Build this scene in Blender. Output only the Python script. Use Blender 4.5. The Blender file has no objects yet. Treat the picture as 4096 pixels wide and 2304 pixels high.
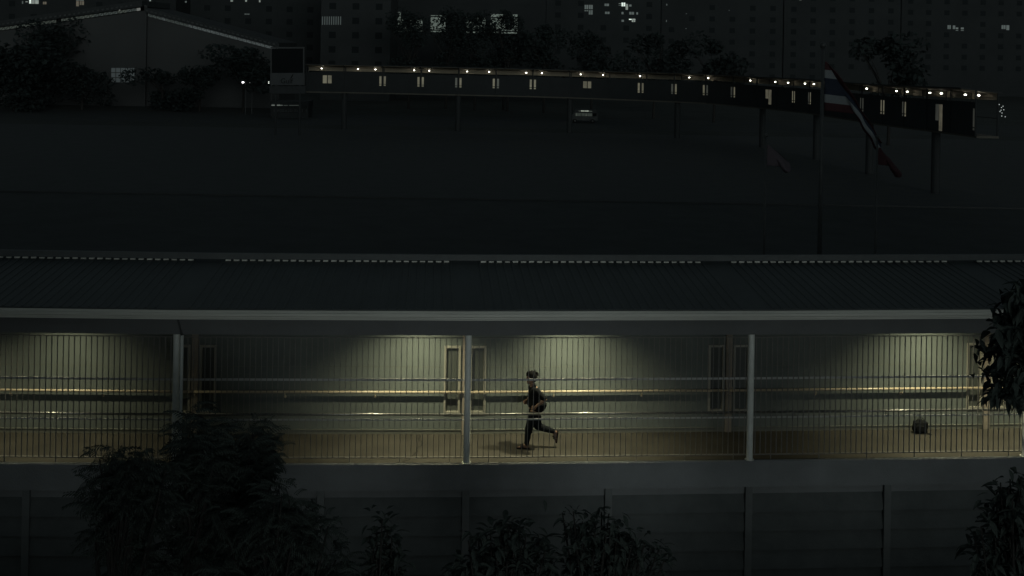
import bpy, bmesh, math, random
from mathutils import Vector, Matrix
from math import sin, cos, pi, radians, sqrt

random.seed(7)
SC = bpy.context.scene
COL = SC.collection

# ------------------------------------------------------------------ camera
F, CAMH, ROLL = 5104.54, 8.813, 0.0168       # focal length in photo pixels (4096 wide), eye height over the deck
HORIZON = 161.07
cam_d = bpy.data.cameras.new('camera')
cam_d.sensor_width = 36.0
cam_d.lens = F / 4096 * 36
cam_d.shift_x = -sin(ROLL) * (1152 - HORIZON) / 4096
cam_d.shift_y = -cos(ROLL) * (1152 - HORIZON) / 4096
cam_d.clip_start, cam_d.clip_end = 0.3, 3000
cam = bpy.data.objects.new('camera', cam_d)
COL.objects.link(cam)
cr, sr = cos(ROLL), sin(ROLL)
cam.matrix_world = Matrix(((cr, -sr, 0, 0), (0, 0, -1, 0), (sr, cr, 0, CAMH), (0, 0, 0, 1)))
SC.camera = cam

# ------------------------------------------------------------------ sky, city-glow sun, exposure
SUN_EL, SUN_AZ = 4.0, 168.0                 # azimuth of the light's origin, clockwise from +Y (behind the camera)
world = bpy.data.worlds.new('World')
SC.world = world
world.use_nodes = True
wn = world.node_tree
for n in list(wn.nodes): wn.nodes.remove(n)
sky = wn.nodes.new('ShaderNodeTexSky')
sky.sky_type = 'NISHITA'
sky.sun_disc = False
sky.sun_elevation = radians(SUN_EL)
sky.sun_rotation = radians(SUN_AZ)
tint = wn.nodes.new('ShaderNodeMix'); tint.data_type = 'RGBA'; tint.blend_type = 'MULTIPLY'
tint.inputs['Factor'].default_value = 1.0
tint.inputs['B'].default_value = (0.80, 1.0, 1.05, 1)
bg = wn.nodes.new('ShaderNodeBackground')
bg.inputs['Strength'].default_value = 0.031
wo = wn.nodes.new('ShaderNodeOutputWorld')
hsv = wn.nodes.new('ShaderNodeHueSaturation')
hsv.inputs['Saturation'].default_value = 0.15       # a hazy city night sky, almost colourless
wn.links.new(sky.outputs['Color'], hsv.inputs['Color'])
wn.links.new(hsv.outputs['Color'], tint.inputs['A'])
wn.links.new(tint.outputs['Result'], bg.inputs['Color'])
wn.links.new(bg.outputs['Background'], wo.inputs['Surface'])

sun_d = bpy.data.lights.new('city_glow', 'SUN')  # low soft sun standing in for city glow from behind the camera
sun_d.energy = 0.40
sun_d.angle = radians(20)
sun_d.color = (0.90, 0.99, 0.97)
sun = bpy.data.objects.new('city_glow', sun_d)
COL.objects.link(sun)
az, el = radians(SUN_AZ), radians(SUN_EL)
to_sun = Vector((sin(az) * cos(el), cos(az) * cos(el), sin(el)))
sun.rotation_euler = to_sun.to_track_quat('Z', 'Y').to_euler()
sun.location = (0, -20, 30)

SC.view_settings.view_transform = 'Standard'
SC.view_settings.look = 'None'
SC.view_settings.exposure = 0
SC.view_settings.gamma = 1
SC.view_settings.use_curve_mapping = False
SC.render.engine = 'CYCLES'
SC.cycles.max_bounces = 6
SC.cycles.diffuse_bounces = 4
SC.cycles.glossy_bounces = 3
SC.cycles.sample_clamp_indirect = 2.0
SC.cycles.use_denoising = True

# ------------------------------------------------------------------ helpers
def at(px, py, y):
    """world point at depth y that the photo shows at pixel (px, py) of 4096x2304"""
    X, Y = px - 2048, py - 1152
    x = cr * X + sr * Y
    y0 = -sr * X + cr * Y + (1152 - HORIZON)
    return Vector((x * y / F, y, CAMH - y0 * y / F))

MATS = {}
def mat(name, col, rough=0.7, metal=0.0, var=0.0, scale=6.0, bump=0.0, bscale=60.0, spec=0.35, stretch=None, col2=None):
    m = bpy.data.materials.new(name)
    m.use_nodes = True
    nt = m.node_tree
    b = nt.nodes['Principled BSDF']
    b.inputs['Roughness'].default_value = rough
    b.inputs['Metallic'].default_value = metal
    b.inputs['Specular IOR Level'].default_value = spec
    tc = nt.nodes.new('ShaderNodeTexCoord')
    src = tc.outputs['Object']
    if stretch:
        mp = nt.nodes.new('ShaderNodeMapping')
        mp.inputs['Scale'].default_value = stretch
        nt.links.new(src, mp.inputs['Vector']); src = mp.outputs['Vector']
    nz = nt.nodes.new('ShaderNodeTexNoise')
    nz.inputs['Scale'].default_value = scale
    nz.inputs['Detail'].default_value = 7
    nz.inputs['Roughness'].default_value = 0.62
    nt.links.new(src, nz.inputs['Vector'])
    rp = nt.nodes.new('ShaderNodeValToRGB')
    c2 = col2 if col2 else tuple(c * (1 - var) for c in col)
    rp.color_ramp.elements[0].position = 0.32
    rp.color_ramp.elements[1].position = 0.68
    rp.color_ramp.elements[0].color = (*c2, 1)
    rp.color_ramp.elements[1].color = (*[min(1, c * (1 + var * .5)) for c in col], 1)
    nt.links.new(nz.outputs['Fac'], rp.inputs['Fac'])
    nt.links.new(rp.outputs['Color'], b.inputs['Base Color'])
    if bump:
        n2 = nt.nodes.new('ShaderNodeTexNoise')
        n2.inputs['Scale'].default_value = bscale
        n2.inputs['Detail'].default_value = 4
        nt.links.new(src, n2.inputs['Vector'])
        bp = nt.nodes.new('ShaderNodeBump')
        bp.inputs['Strength'].default_value = bump
        bp.inputs['Distance'].default_value = 0.02
        nt.links.new(n2.outputs['Fac'], bp.inputs['Height'])
        nt.links.new(bp.outputs['Normal'], b.inputs['Normal'])
    MATS[name] = m
    return m

def emit(name, col, strength, noise=0.0, scale=3.0):
    """a lit surface: lamp lens, screen or lit pane (uneven like a curtain or a room behind it)"""
    m = bpy.data.materials.new(name)
    m.use_nodes = True
    nt = m.node_tree
    b = nt.nodes['Principled BSDF']
    b.inputs['Base Color'].default_value = (*[c * .3 for c in col], 1)
    b.inputs['Emission Color'].default_value = (*col, 1)
    b.inputs['Emission Strength'].default_value = strength
    if noise:
        tc = nt.nodes.new('ShaderNodeTexCoord')
        nz = nt.nodes.new('ShaderNodeTexNoise'); nz.inputs['Scale'].default_value = scale
        nt.links.new(tc.outputs['Object'], nz.inputs['Vector'])
        mr = nt.nodes.new('ShaderNodeMapRange')
        mr.inputs['To Min'].default_value = strength * (1 - noise)
        mr.inputs['To Max'].default_value = strength * (1 + noise)
        mr.inputs['From Min'].default_value = .3; mr.inputs['From Max'].default_value = .7
        nt.links.new(nz.outputs['Fac'], mr.inputs['Value'])
        nt.links.new(mr.outputs['Result'], b.inputs['Emission Strength'])
    MATS[name] = m
    return m

class MB:
    """collects shapes, links them as ONE mesh object"""
    def __init__(s): s.v, s.f = [], []
    def hexa(s, c):
        o = len(s.v); s.v += [tuple(p) for p in c]
        for q in ((0, 3, 2, 1), (4, 5, 6, 7), (0, 1, 5, 4), (1, 2, 6, 5), (2, 3, 7, 6), (3, 0, 4, 7)):
            s.f.append(tuple(o + i for i in q))
    def box(s, x0, x1, y0, y1, z0, z1):
        s.hexa([(x0, y0, z0), (x1, y0, z0), (x1, y1, z0), (x0, y1, z0), (x0, y0, z1), (x1, y0, z1), (x1, y1, z1), (x0, y1, z1)])
    def tube(s, pts, radii, k=10, caps=True):
        pts = [Vector(p) for p in pts]
        if not hasattr(radii, '__len__'): radii = [radii] * len(pts)
        o = len(s.v)
        ref = None
        for i, p in enumerate(pts):
            a = pts[max(0, i - 1)]; b = pts[min(len(pts) - 1, i + 1)]
            t = (b - a).normalized()
            if ref is None: ref = Vector((1, 0, 0)) if abs(t.x) < .8 else Vector((0, 1, 0))
            u = (ref - t * ref.dot(t)).normalized(); w = t.cross(u); ref = u
            for j in range(k):
                an = 2 * pi * j / k
                s.v.append(tuple(p + (u * cos(an) + w * sin(an)) * radii[i]))
        for i in range(len(pts) - 1):
            for j in range(k):
                s.f.append((o + i * k + j, o + i * k + (j + 1) % k, o + (i + 1) * k + (j + 1) % k, o + (i + 1) * k + j))
        if caps:
            s.f.append(tuple(o + j for j in reversed(range(k))))
            s.f.append(tuple(o + (len(pts) - 1) * k + j for j in range(k)))
    def ball(s, c, r, k=12, n=7):
        c = Vector(c); r = (r, r, r) if not hasattr(r, '__len__') else r
        o = len(s.v)
        s.v.append((c.x, c.y, c.z - r[2]))
        for i in range(1, n):
            ph = -pi / 2 + pi * i / n
            for j in range(k):
                an = 2 * pi * j / k
                s.v.append((c.x + r[0] * cos(ph) * cos(an), c.y + r[1] * cos(ph) * sin(an), c.z + r[2] * sin(ph)))
        s.v.append((c.x, c.y, c.z + r[2]))
        top = len(s.v) - 1
        for j in range(k):
            s.f.append((o, o + 1 + (j + 1) % k, o + 1 + j))
            s.f.append((top, o + 1 + (n - 2) * k + j, o + 1 + (n - 2) * k + (j + 1) % k))
        for i in range(n - 2):
            for j in range(k):
                a = o + 1 + i * k
                s.f.append((a + j, a + (j + 1) % k, a + k + (j + 1) % k, a + k + j))
    def quad(s, a, b, c, d):
        o = len(s.v); s.v += [tuple(a), tuple(b), tuple(c), tuple(d)]; s.f.append((o, o + 1, o + 2, o + 3))
    def mesh(s, name, material, smooth=False):
        me = bpy.data.meshes.new(name)
        me.from_pydata(s.v, [], s.f)
        me.materials.append(material)
        if smooth: me.polygons.foreach_set('use_smooth', [True] * len(me.polygons))
        me.update()
        return me
    def build(s, name, material, parent=None, smooth=False):
        return link(name, s.mesh(name, material, smooth), parent)

def link(name, me, parent=None, loc=None):
    o = bpy.data.objects.new(name, me)
    COL.objects.link(o)
    if parent is not None: o.parent = parent
    if loc is not None: o.location = loc
    return o

def tag(o, label=None, cat=None, group=None, kind=None):
    if label: o['label'] = label
    if cat: o['category'] = cat
    if group: o['group'] = group
    if kind: o['kind'] = kind
    return o

def thing(name, label, cat, loc=(0, 0, 0), group=None):
    """an Empty at the thing's base; its parts are modelled relative to it"""
    o = bpy.data.objects.new(name, None)
    COL.objects.link(o)
    o.location = loc
    o.empty_display_size = .3
    return tag(o, label, cat, group)

def shift(mb, loc):
    l = Vector(loc)
    mb.v = [tuple(Vector(p) - l) for p in mb.v]
    return mb

ORD = ['first', 'second', 'third', 'fourth', 'fifth', 'sixth', 'seventh', 'eighth', 'ninth', 'tenth', 'eleventh', 'twelfth',
       'thirteenth', 'fourteenth', 'fifteenth', 'sixteenth', 'seventeenth', 'eighteenth', 'nineteenth', 'twentieth',
       'twenty-first', 'twenty-second', 'twenty-third', 'twenty-fourth', 'twenty-fifth', 'twenty-sixth', 'twenty-seventh',
       'twenty-eighth', 'twenty-ninth', 'thirtieth', 'thirty-first', 'thirty-second']

# ------------------------------------------------------------------ materials
M_wall = mat('wall_paint', (.114, .131, .124), .75, var=.10, scale=2.2, bump=.12, bscale=90)
M_trim = mat('trim_paint', (.27, .262, .225), .55, var=.10, scale=8)
M_skirt = mat('skirting_paint', (.13, .135, .115), .7, var=.12, scale=8)
M_pane = mat('frosted_pane', (.07, .078, .072), .35, var=.06, scale=3)
M_pilaster = mat('pilaster_paint', (.24, .21, .175), .6, var=.15, scale=6)
M_floor = mat('deck_concrete', (.040, .036, .028), .85, var=.38, scale=1.3, bump=.25, bscale=45)
M_crack = mat('crack_fill', (.012, .011, .009), .95, var=.3, scale=20)
M_edge = mat('deck_edge_paint', (.19, .20, .205), .8, var=.16, scale=1.1, bump=.3, bscale=30)
M_beam = mat('beam_paint', (.125, .13, .132), .75, var=.10, scale=1.5, bump=.1, bscale=40)
M_gutter = mat('gutter_metal', (.54, .54, .49), .5, var=.12, scale=2.5, stretch=(.35, 1, 4))
M_column = mat('column_paint', (.66, .68, .64), .5, var=.12, scale=5, bump=.08, bscale=50)
M_roof = mat('roof_sheet', (.045, .055, .055), .55, var=.25, scale=2.0, stretch=(1, .3, 1))
M_cap = mat('ridge_flashing', (.095, .102, .102), .6, var=.15, scale=3)
M_closure = mat('pale_closure_strip', (.62, .62, .56), .6, var=.3, scale=5)
M_ceiling = mat('ceiling_sheet', (.14, .135, .12), .7, var=.1, scale=3)
M_fence = mat('fence_paint', (.165, .16, .15), .65, spec=.15, var=.15, scale=14)
M_rail = mat('flat_rail_paint', (.36, .36, .35), .65, spec=.2, var=.12, scale=9)
M_pipe = mat('steel_pipe', (.20, .20, .19), .3, metal=.5, var=.12, scale=9, spec=.5)
M_handrail = mat('cream_handrail', (.48, .40, .29), .3, var=.12, scale=7, spec=.5)
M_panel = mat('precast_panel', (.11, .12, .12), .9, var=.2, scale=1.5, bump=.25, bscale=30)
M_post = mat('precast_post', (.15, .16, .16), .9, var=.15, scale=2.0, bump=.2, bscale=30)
M_ground = mat('earth', (.05, .055, .05), .95, var=.3, scale=.15)
M_road = mat('asphalt', (.05, .055, .055), .9, var=.2, scale=.4)
M_pave = mat('paving', (.065, .07, .07), .9, var=.15, scale=.5)
M_leaf = mat('dark_leaf', (.050, .062, .056), .8, var=.3, scale=5, spec=.03)
M_leaf2 = mat('distant_foliage', (.026, .034, .033), .8, var=.35, scale=1.2, spec=.1)
M_bark = mat('bark', (.026, .025, .023), .9, var=.3, scale=12, bump=.4, bscale=30)
M_skin = mat('skin', (.19, .115, .08), .55, var=.08, scale=12)
M_hair = mat('black_hair', (.004, .004, .0042), .85, spec=.1, var=.2, scale=40, stretch=(1, 1, 4))
M_shirt = mat('black_shirt', (.0045, .0055, .0065), .9, spec=.1, var=.25, scale=9, bump=.3, bscale=25)
M_trousers = mat('dark_trousers', (.006, .0075, .0095), .9, spec=.1, var=.2, scale=10, bump=.25, bscale=30)
M_sandal = mat('black_rubber', (.010, .009, .009), .8, spec=.1, var=.2, scale=20)
M_bag = mat('black_nylon', (.006, .007, .008), .85, spec=.12, var=.2, scale=14, bump=.2, bscale=40)
M_lampbody = mat('lamp_body', (.6, .6, .58), .4, var=.05)
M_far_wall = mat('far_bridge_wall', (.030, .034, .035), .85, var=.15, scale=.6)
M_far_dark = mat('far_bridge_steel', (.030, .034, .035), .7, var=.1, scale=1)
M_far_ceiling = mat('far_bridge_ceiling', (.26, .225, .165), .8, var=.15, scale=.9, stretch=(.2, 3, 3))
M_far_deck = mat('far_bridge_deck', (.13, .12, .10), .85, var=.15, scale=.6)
M_pole = mat('flagpole_steel', (.085, .09, .09), .5, metal=.2, var=.15, scale=4)

# ------------------------------------------------------------------ the near covered walkway: plan
# column feet (front row) and outward normals (away from the camera) of the gently curved deck
P = {-1: Vector((-12.873, 25.981, .0231)), 0: Vector((-6.8779, 26.2235, -.0046)), 1: Vector((-.8863, 26.5405, 0)),
     2: Vector((5.0944, 27.0219, .0083)), 3: Vector((11.0822, 27.4043, .0618)), 4: Vector((17.0689, 27.8027, .1124))}
N = {-1: Vector((-.0404, .9992, 0)), 0: Vector((-.0466, .9989, 0)), 1: Vector((-.0665, .9978, 0)),
     2: Vector((-.072, .9974, 0)), 3: Vector((-.0651, .9979, 0)), 4: Vector((-.0664, .9978, 0))}
BAYS = (-1, 0, 1, 2, 3)

def W(i, u, n, z):
    t = u / 6.0
    return P[i].lerp(P[i + 1], t) + N[i].lerp(N[i + 1], t) * n + Vector((0, 0, z))

def slab(mb, i, u0, u1, n0, n1, z0, z1, n0b=None, n1b=None):
    """a block in bay coordinates; n0b/n1b: front/back offset at the top"""
    a = n0 if n0b is None else n0b; b = n1 if n1b is None else n1b
    mb.hexa([W(i, u0, n0, z0), W(i, u1, n0, z0), W(i, u1, n1, z0), W(i, u0, n1, z0),
             W(i, u0, a, z1), W(i, u1, a, z1), W(i, u1, b, z1), W(i, u0, b, z1)])

# ------------------------------------------------------------------ ground
GZ = -6.0
g = MB(); g.box(-600, 600, -400, 900, GZ - .5, GZ); tag(g.build('ground', M_ground), kind='structure')
r = MB()
for (x0, x1, y0, y1) in ((-300, 300, 70, 118), (-300, 300, 215, 245)):
    r.quad((x0, y0, GZ + .004), (x1, y0, GZ + .004), (x1, y1, GZ + .004), (x0, y1, GZ + .004))
tag(r.build('road', M_road), kind='structure')
r = MB(); r.box(-300, 300, 118, 204, GZ + .0, GZ + .13); tag(r.build('pavement', M_pave), kind='structure')
k = MB()
k.box(-300, 300, 117.7, 118, GZ, GZ + .15); k.box(-300, 300, 69.7, 70, GZ, GZ + .15)
tag(k.build('kerb', mat('kerb_stone', (.062, .066, .066), .9, var=.2, scale=.7)), kind='structure')

# unseen blocks added to shade the sun, leaving the walkway brighter in the middle
M_shade_blk = mat('shade_block_plaster', (.16, .165, .16), .9, var=.2, scale=.4)
M_shade_roof = mat('shade_block_roof', (.05, .055, .055), .85, var=.2, scale=.8)
def shade_block(x0, x1, y0, y1, top, label):
    c = Vector(((x0 + x1) / 2, (y0 + y1) / 2, GZ))
    t = thing('building', label, 'building', c)
    mb = MB(); mb.box(x0 - c.x, x1 - c.x, y0 - c.y, y1 - c.y, 0, top - GZ); mb.build('wall', M_shade_blk, t)
    mb = MB(); mb.box(x0 - c.x - .25, x1 - c.x + .25, y0 - c.y - .25, y1 - c.y + .25, top - GZ + .001, top - GZ + .3); mb.build('roof', M_shade_roof, t)
    for q in range(int((x1 - x0) / 4)):
        for z in range(int((top - GZ) / 3.2)):
            mb = MB(); xx = x0 - c.x + 2 + 4 * q; mb.box(xx - .6, xx + .6, y1 - c.y + .003, y1 - c.y + .06, 3.2 * z + 1, 3.2 * z + 2.3); mb.build('window', M_shade_roof, t)
shade_block(-60, 3.0, -32, -18, 22, 'unseen plain tall block added to shade the glow, behind the viewpoint on the left')
shade_block(22.0, 74, -32, -18, 22, 'unseen plain tall block added to shade the glow, behind the viewpoint on the right')
shade_block(-34, 34, 9, 15.5, -.9, 'unseen low flat block added to shade the panel wall, between the viewpoint and the walkway')

# ------------------------------------------------------------------ the near covered walkway
base = P[1].copy()
fb = thing('footbridge', 'near covered walkway with a long dark sheet roof, pale columns and lit inner wall', 'footbridge', base)
def put(mb, name, m, parent=fb, smooth=False): return shift(mb, base).build(name, m, parent, smooth)

fl = MB()
for i in BAYS: slab(fl, i, 0, 6, .0, 2.2, -.5, 0)
floor = put(fl, 'floor', M_floor)
def crack(pts, w):
    mb = MB()
    for (a, b) in zip(pts, pts[1:]):
        d = (Vector(b) - Vector(a)); nrm = Vector((-d.y, d.x, 0)).normalized()
        ww = w * random.uniform(.6, 1.3)
        mb.quad(Vector(a) - nrm * ww, Vector(a) + nrm * ww, Vector(b) + nrm * ww, Vector(b) - nrm * ww)
    mb.v = [(p[0], p[1], .004) for p in mb.v]
    put(mb, 'crack', M_crack, floor)
def jag(pts, n=4, amp=.03):
    out = []
    for a, b in zip(pts, pts[1:]):
        for j in range(n):
            t = j / n
            out.append((a[0] + (b[0] - a[0]) * t + random.uniform(-amp, amp), a[1] + (b[1] - a[1]) * t + random.uniform(-amp, amp) * .6, 0))
    out.append((*pts[-1], 0))
    return out
crack(jag([(-2.0, 28.42), (-1.96, 28.03), (-1.89, 27.82), (-1.97, 27.51), (-1.97, 27.21), (-2.04, 26.93), (-2.1, 26.72), (-2.2, 26.55)]), .016)
crack(jag([(-2.04, 26.93), (-2.5, 26.72), (-3.0, 26.6)]), .007)
crack(jag([(-5.9, 28.2), (-5.4, 27.5), (-4.7, 27.1)]), .007)
crack(jag([(10.35, 28.95), (10.7, 28.35), (11.1, 27.75), (11.3, 27.5)], 4, .015), .012)
crack(jag([(10.9, 28.6), (11.6, 28.5), (12.2, 28.35)], 4, .012), .008)
crack(jag([(-12.2, 28.0), (-11.6, 27.4), (-11.3, 26.8)], 4, .02), .010)

for i in BAYS:
    # deck edge (outer face of the slab), with a thin shadow gap under the floor's lip
    e = MB(); slab(e, i, 0, 6, -.045, 0.0, -.555, -.012); slab(e, i, 0, 6, -.02, .012, -.012, 0.006)
    put(e, 'deck_edge', M_edge)
    sb = MB(); slab(sb, i, 0, 6, .10, .25, -.74, -.556); put(sb, 'deck_beam', M_edge)
    # back wall: solid between the paired slit windows
    w = MB()
    N0, N1 = 1.98, 2.10
    slab(w, i, .47, 5.53, N0, N1, .0, 2.4)
    for (a, b) in ((.10, .47), (5.53, 5.90)):
        slab(w, i, a, b, N0, N1, 0, .46); slab(w, i, a, b, N0, N1, 1.97, 2.4)
    slab(w, i, 0, .10, N0, N1, 0, 2.4); slab(w, i, 5.90, 6, N0, N1, 0, 2.4)
    put(w, 'wall', M_wall)
    for (z0, z1) in ((1.487, 1.499),):
        jn = MB(); slab(jn, i, .47, 5.53, N0 - .003, N0 - .0005, z0, z1); put(jn, 'wall_joint', M_skirt)
    s = MB()
    slab(s, i, .08, 5.92, N0 - .015, N0, .0, .085)
    slab(s, i, .08, 5.92, N0 - .028, N0 - .002, .086, .105)
    put(s, 'skirting', M_skirt)
    for (a, b) in ((.10, .47), (5.53, 5.90)):
        fr = MB()
        t = .05
        slab(fr, i, a, b, N0 - .03, N0 + .05, .46, .46 + t); slab(fr, i, a, b, N0 - .03, N0 + .05, 1.97 - t, 1.97)
        slab(fr, i, a, a + t, N0 - .03, N0 + .05, .46 + t, 1.97 - t); slab(fr, i, b - t, b, N0 - .03, N0 + .05, .46 + t, 1.97 - t)
        fo = put(fr, 'window', M_trim)
        pn = MB(); slab(pn, i, a + t, b - t, N0 + .035, N0 + .055, .46 + t, 1.97 - t)
        put(pn, 'pane', M_pane, fo)
    # roof: ribbed sheet rising away from the camera
    zf, zb, nf, nb = 3.285, 3.582, -.45, 3.545
    def rz(n): return zf + (zb - zf) * (n - nf) / (nb - nf)
    rs = MB()
    rs.hexa([W(i, 0, nf, zf - .03), W(i, 6, nf, zf - .03), W(i, 6, nb, zb - .03), W(i, 0, nb, zb - .03),
             W(i, 0, nf, zf), W(i, 6, nf, zf), W(i, 6, nb, zb), W(i, 0, nb, zb)])
    nr = 29
    for q in range(nr):
        u = .34 + (5.32) * q / (nr - 1)
        hw = .028
        rs.hexa([W(i, u - hw, nf + .02, zf + .001), W(i, u + hw, nf + .02, zf + .001), W(i, u + hw, nb - .03, zb + .001), W(i, u - hw, nb - .03, zb + .001),
                 W(i, u - hw * .55, nf + .03, zf + .017), W(i, u + hw * .55, nf + .03, zf + .017), W(i, u + hw * .55, nb - .03, zb + .017), W(i, u - hw * .55, nb - .03, zb + .017)])
    roof = put(rs, 'roof_sheet', M_roof)
    # pale closure pieces between the ribs, under the top flashing
    for q in range(nr - 1):
        u = .34 + 5.32 * q / (nr - 1)
        du = 5.32 / (nr - 1)
        c = MB()
        j = random.uniform(-.006, .006)
        slab(c, i, u + .034, u + du - .034 + j, nb - .12, nb - .08, rz(nb - .1) + .002, rz(nb - .1) + .033 + random.uniform(-.004, .004))
        put(c, 'closure', M_closure, roof)
    cp = MB()
    slab(cp, i, 0, 6, nb - .11, nb + .05, zb + .037, zb + .16, n0b=nb - .05)
    put(cp, 'top_flashing', M_cap)
    ce = MB()
    ce.hexa([W(i, 0, .16, rz(.16) - .10), W(i, 6, .16, rz(.16) - .10), W(i, 6, nb - .1, rz(nb) - .10), W(i, 0, nb - .1, rz(nb) - .10),
             W(i, 0, .16, rz(.16) - .08), W(i, 6, .16, rz(.16) - .08), W(i, 6, nb - .1, rz(nb) - .08), W(i, 0, nb - .1, rz(nb) - .08)])
    put(ce, 'ceiling', M_ceiling)
    # eaves gutter in three stepped strips
    gt = MB()
    slab(gt, i, 0, 6, nf - .02, nf + .1, 3.205, 3.287, n0b=nf + .03)
    slab(gt, i, 0, 6, nf - .045, nf + .1, 3.150, 3.204)
    slab(gt, i, 0, 6, nf - .012, nf + .1, 3.136, 3.150)
    slab(gt, i, 0, 6, nf - .045, nf + .1, 3.112, 3.136)
    slab(gt, i, 0, 6, nf - .012, nf + .1, 3.098, 3.112)
    slab(gt, i, 0, 6, nf - .04, nf + .1, 3.074, 3.098)
    put(gt, 'gutter', M_gutter)
    bm_ = MB(); slab(bm_, i, 0, 6, -.06, .10, 2.672, 3.22); put(bm_, 'beam', M_beam)
    so = MB(); slab(so, i, 0, 6, -.40, -.062, 3.16, 3.175); put(so, 'soffit', M_beam)
    # handrails with brackets
    hr = MB(); hr.tube([W(i, 0, 1.895, .955), W(i, 6, 1.895, .955)], .028, 12)
    ho = put(hr, 'handrail', M_handrail, smooth=True)
    for u in (0.02, 2.0, 4.0):
        b = MB(); b.tube([W(i, u, 1.895, .93), W(i, u, 1.90, .86), W(i, u, 1.975, .83)], .011, 8)
        b.tube([W(i, u, 1.966, .83), W(i, u, 1.979, .83)], .03, 10)
        put(b, 'bracket', M_handrail, ho)
    hr = MB(); hr.tube([W(i, 0, .20, .955), W(i, 6, .20, .955)], .026, 12)
    ho = put(hr, 'handrail', M_pipe, smooth=True)
    for u in (1.0, 3.0, 5.0):
        b = MB(); b.tube([W(i, u, .20, .93), W(i, u, .19, .89), W(i, u, .11, .885)], .011, 8)
        put(b, 'bracket', M_pipe, ho)

for i in (-1, 0, 1, 2, 3):
    c = MB()
    top = W(i, 0, .03, 2.67) if i < 4 else None
    c.tube([W(i, 0, .03, 0.0), W(i, 0, .03, 2.672)], .069, 24)
    c.tube([W(i, 0, .03, 0.001), W(i, 0, .03, .012)], .10, 24)
    put(c, 'column', M_column, smooth=False)
    p = MB(); slab(p, i, -.0, .07, 1.925, 1.979, 0, 2.4)
    if i > -1: slab(p, i - 1, 5.93, 6, 1.925, 1.979, 0, 2.4)
    put(p, 'pilaster', M_pilaster)
d = MB(); d.tube([W(0, .135, -.10, 2.66), W(0, .135, -.10, -.4)], .034, 14)
put(d, 'drainpipe', M_column, smooth=True)
d = MB(); d.tube([W(0, .0, -.075, 3.12), W(0, .135, -.10, 2.66)], .02, 8)
put(d, 'downpipe_elbow', mat('dark_pipe', (.06, .065, .065), .6, var=.1), smooth=True)

# fence bays, one thing each, every bar a part
LAB = {-1: 'dark vertical bar fence bay at the left edge, left of the column with the drainpipe',
       0: 'vertical bar fence bay between the drainpipe column and the middle column',
       1: 'vertical bar fence bay with the running person behind it',
       2: 'vertical bar fence bay right of the third column, with the black bag behind it',
       3: 'vertical bar fence bay mostly hidden by leaves at the right edge'}
for i in BAYS:
    loc = W(i, 0, .07, 0)
    fe = thing('bar_fence', LAB[i], 'fence', loc, 'steel bar fence bays along the near walkway')
    def fput(mb, name, m, smooth=False): return shift(mb, loc).build(name, m, fe, smooth)
    nb_ = 52
    for q in range(1, nb_):
        u = 6.0 * q / nb_
        foot = (q % 9 == 4)
        b = MB()
        h = .0066 if i in (0, 1) else .0092
        a = W(i, u, .055, 0)
        dx = (P[i + 1] - P[i]).normalized()
        j = random.uniform(-.002, .002)
        z0, z1 = (.002 if foot else .10), (2.67 if q == 26 else 2.585)
        lean = random.uniform(-.003, .003)
        A = W(i, u + j, .05, z0); B = W(i, u + j + lean, .05, z1)
        ny = N[i] * h
        cs = []
        for p in (A, B): cs += [p - dx * h - ny, p + dx * h - ny, p + dx * h + ny, p - dx * h + ny]
        b.hexa(cs)
        fput(b, 'bar', M_fence)
    b = MB(); slab(b, i, .075, 5.925, .060, .070, 1.692, 1.737); fput(b, 'upper_rail', M_rail)
    b = MB(); slab(b, i, .075, 5.925, .060, .070, .869, .902); fput(b, 'lower_rail', M_rail)
    b = MB(); slab(b, i, .075, 5.925, .040, .085, .092, .112); fput(b, 'bottom_rail', M_fence)
    b = MB(); slab(b, i, .075, 5.925, .040, .060, 2.585, 2.602); fput(b, 'top_rail', M_fence)

# ceiling lamps of the near walkway (working ones), hung under the roof behind the beam
M_lens = emit('near_lamp_lens', (1.0, .93, .55), 6.0)
M_lens['note'] = ''
del M_lens['note']
LAMPS = ((-1, .4, 'left of the view'), (-1, 3.30, 'left of the drainpipe column'), (0, 4.95, 'left of the middle column'), (1, 2.30, 'above the running person'),
         (2, 4.45, 'left of the black bag'), (3, 1.6, 'behind the leaves at the right edge'), (3, 4.6, 'beyond the right edge'))
POW = {0: 175, 1: 225, 2: 510, 3: 550, 4: 490, 5: 520, 6: 300}
for q, (i, u, where) in enumerate(LAMPS):
    pos = W(i, u, .88, 3.17)
    t = thing('ceiling_lamp', 'round lit ceiling lamp under the near walkway roof, ' + where, 'lamp', pos, 'ceiling lamps under the near walkway roof')
    h = MB(); h.tube([(0, 0, 0.20), (0, 0, .02)], .02, 8); h.tube([(0, 0, .05), (0, 0, .0)], [.10, .15], 20)
    h.build('housing', M_lampbody, t)
    l = MB(); l.tube([(0, 0, -.002), (0, 0, -.012)], [.125, .12], 20); l.build('lens', M_lens, t)
    ld = bpy.data.lights.new('bulb', 'SPOT')
    ld.energy = POW[q]; ld.color = (1.0, .945, .60)
    ld.spot_size = radians(126); ld.spot_blend = 1.0; ld.shadow_soft_size = .045
    lo = bpy.data.objects.new('bulb', ld); COL.objects.link(lo); lo.parent = t; lo.location = (0, 0, -.03)

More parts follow.
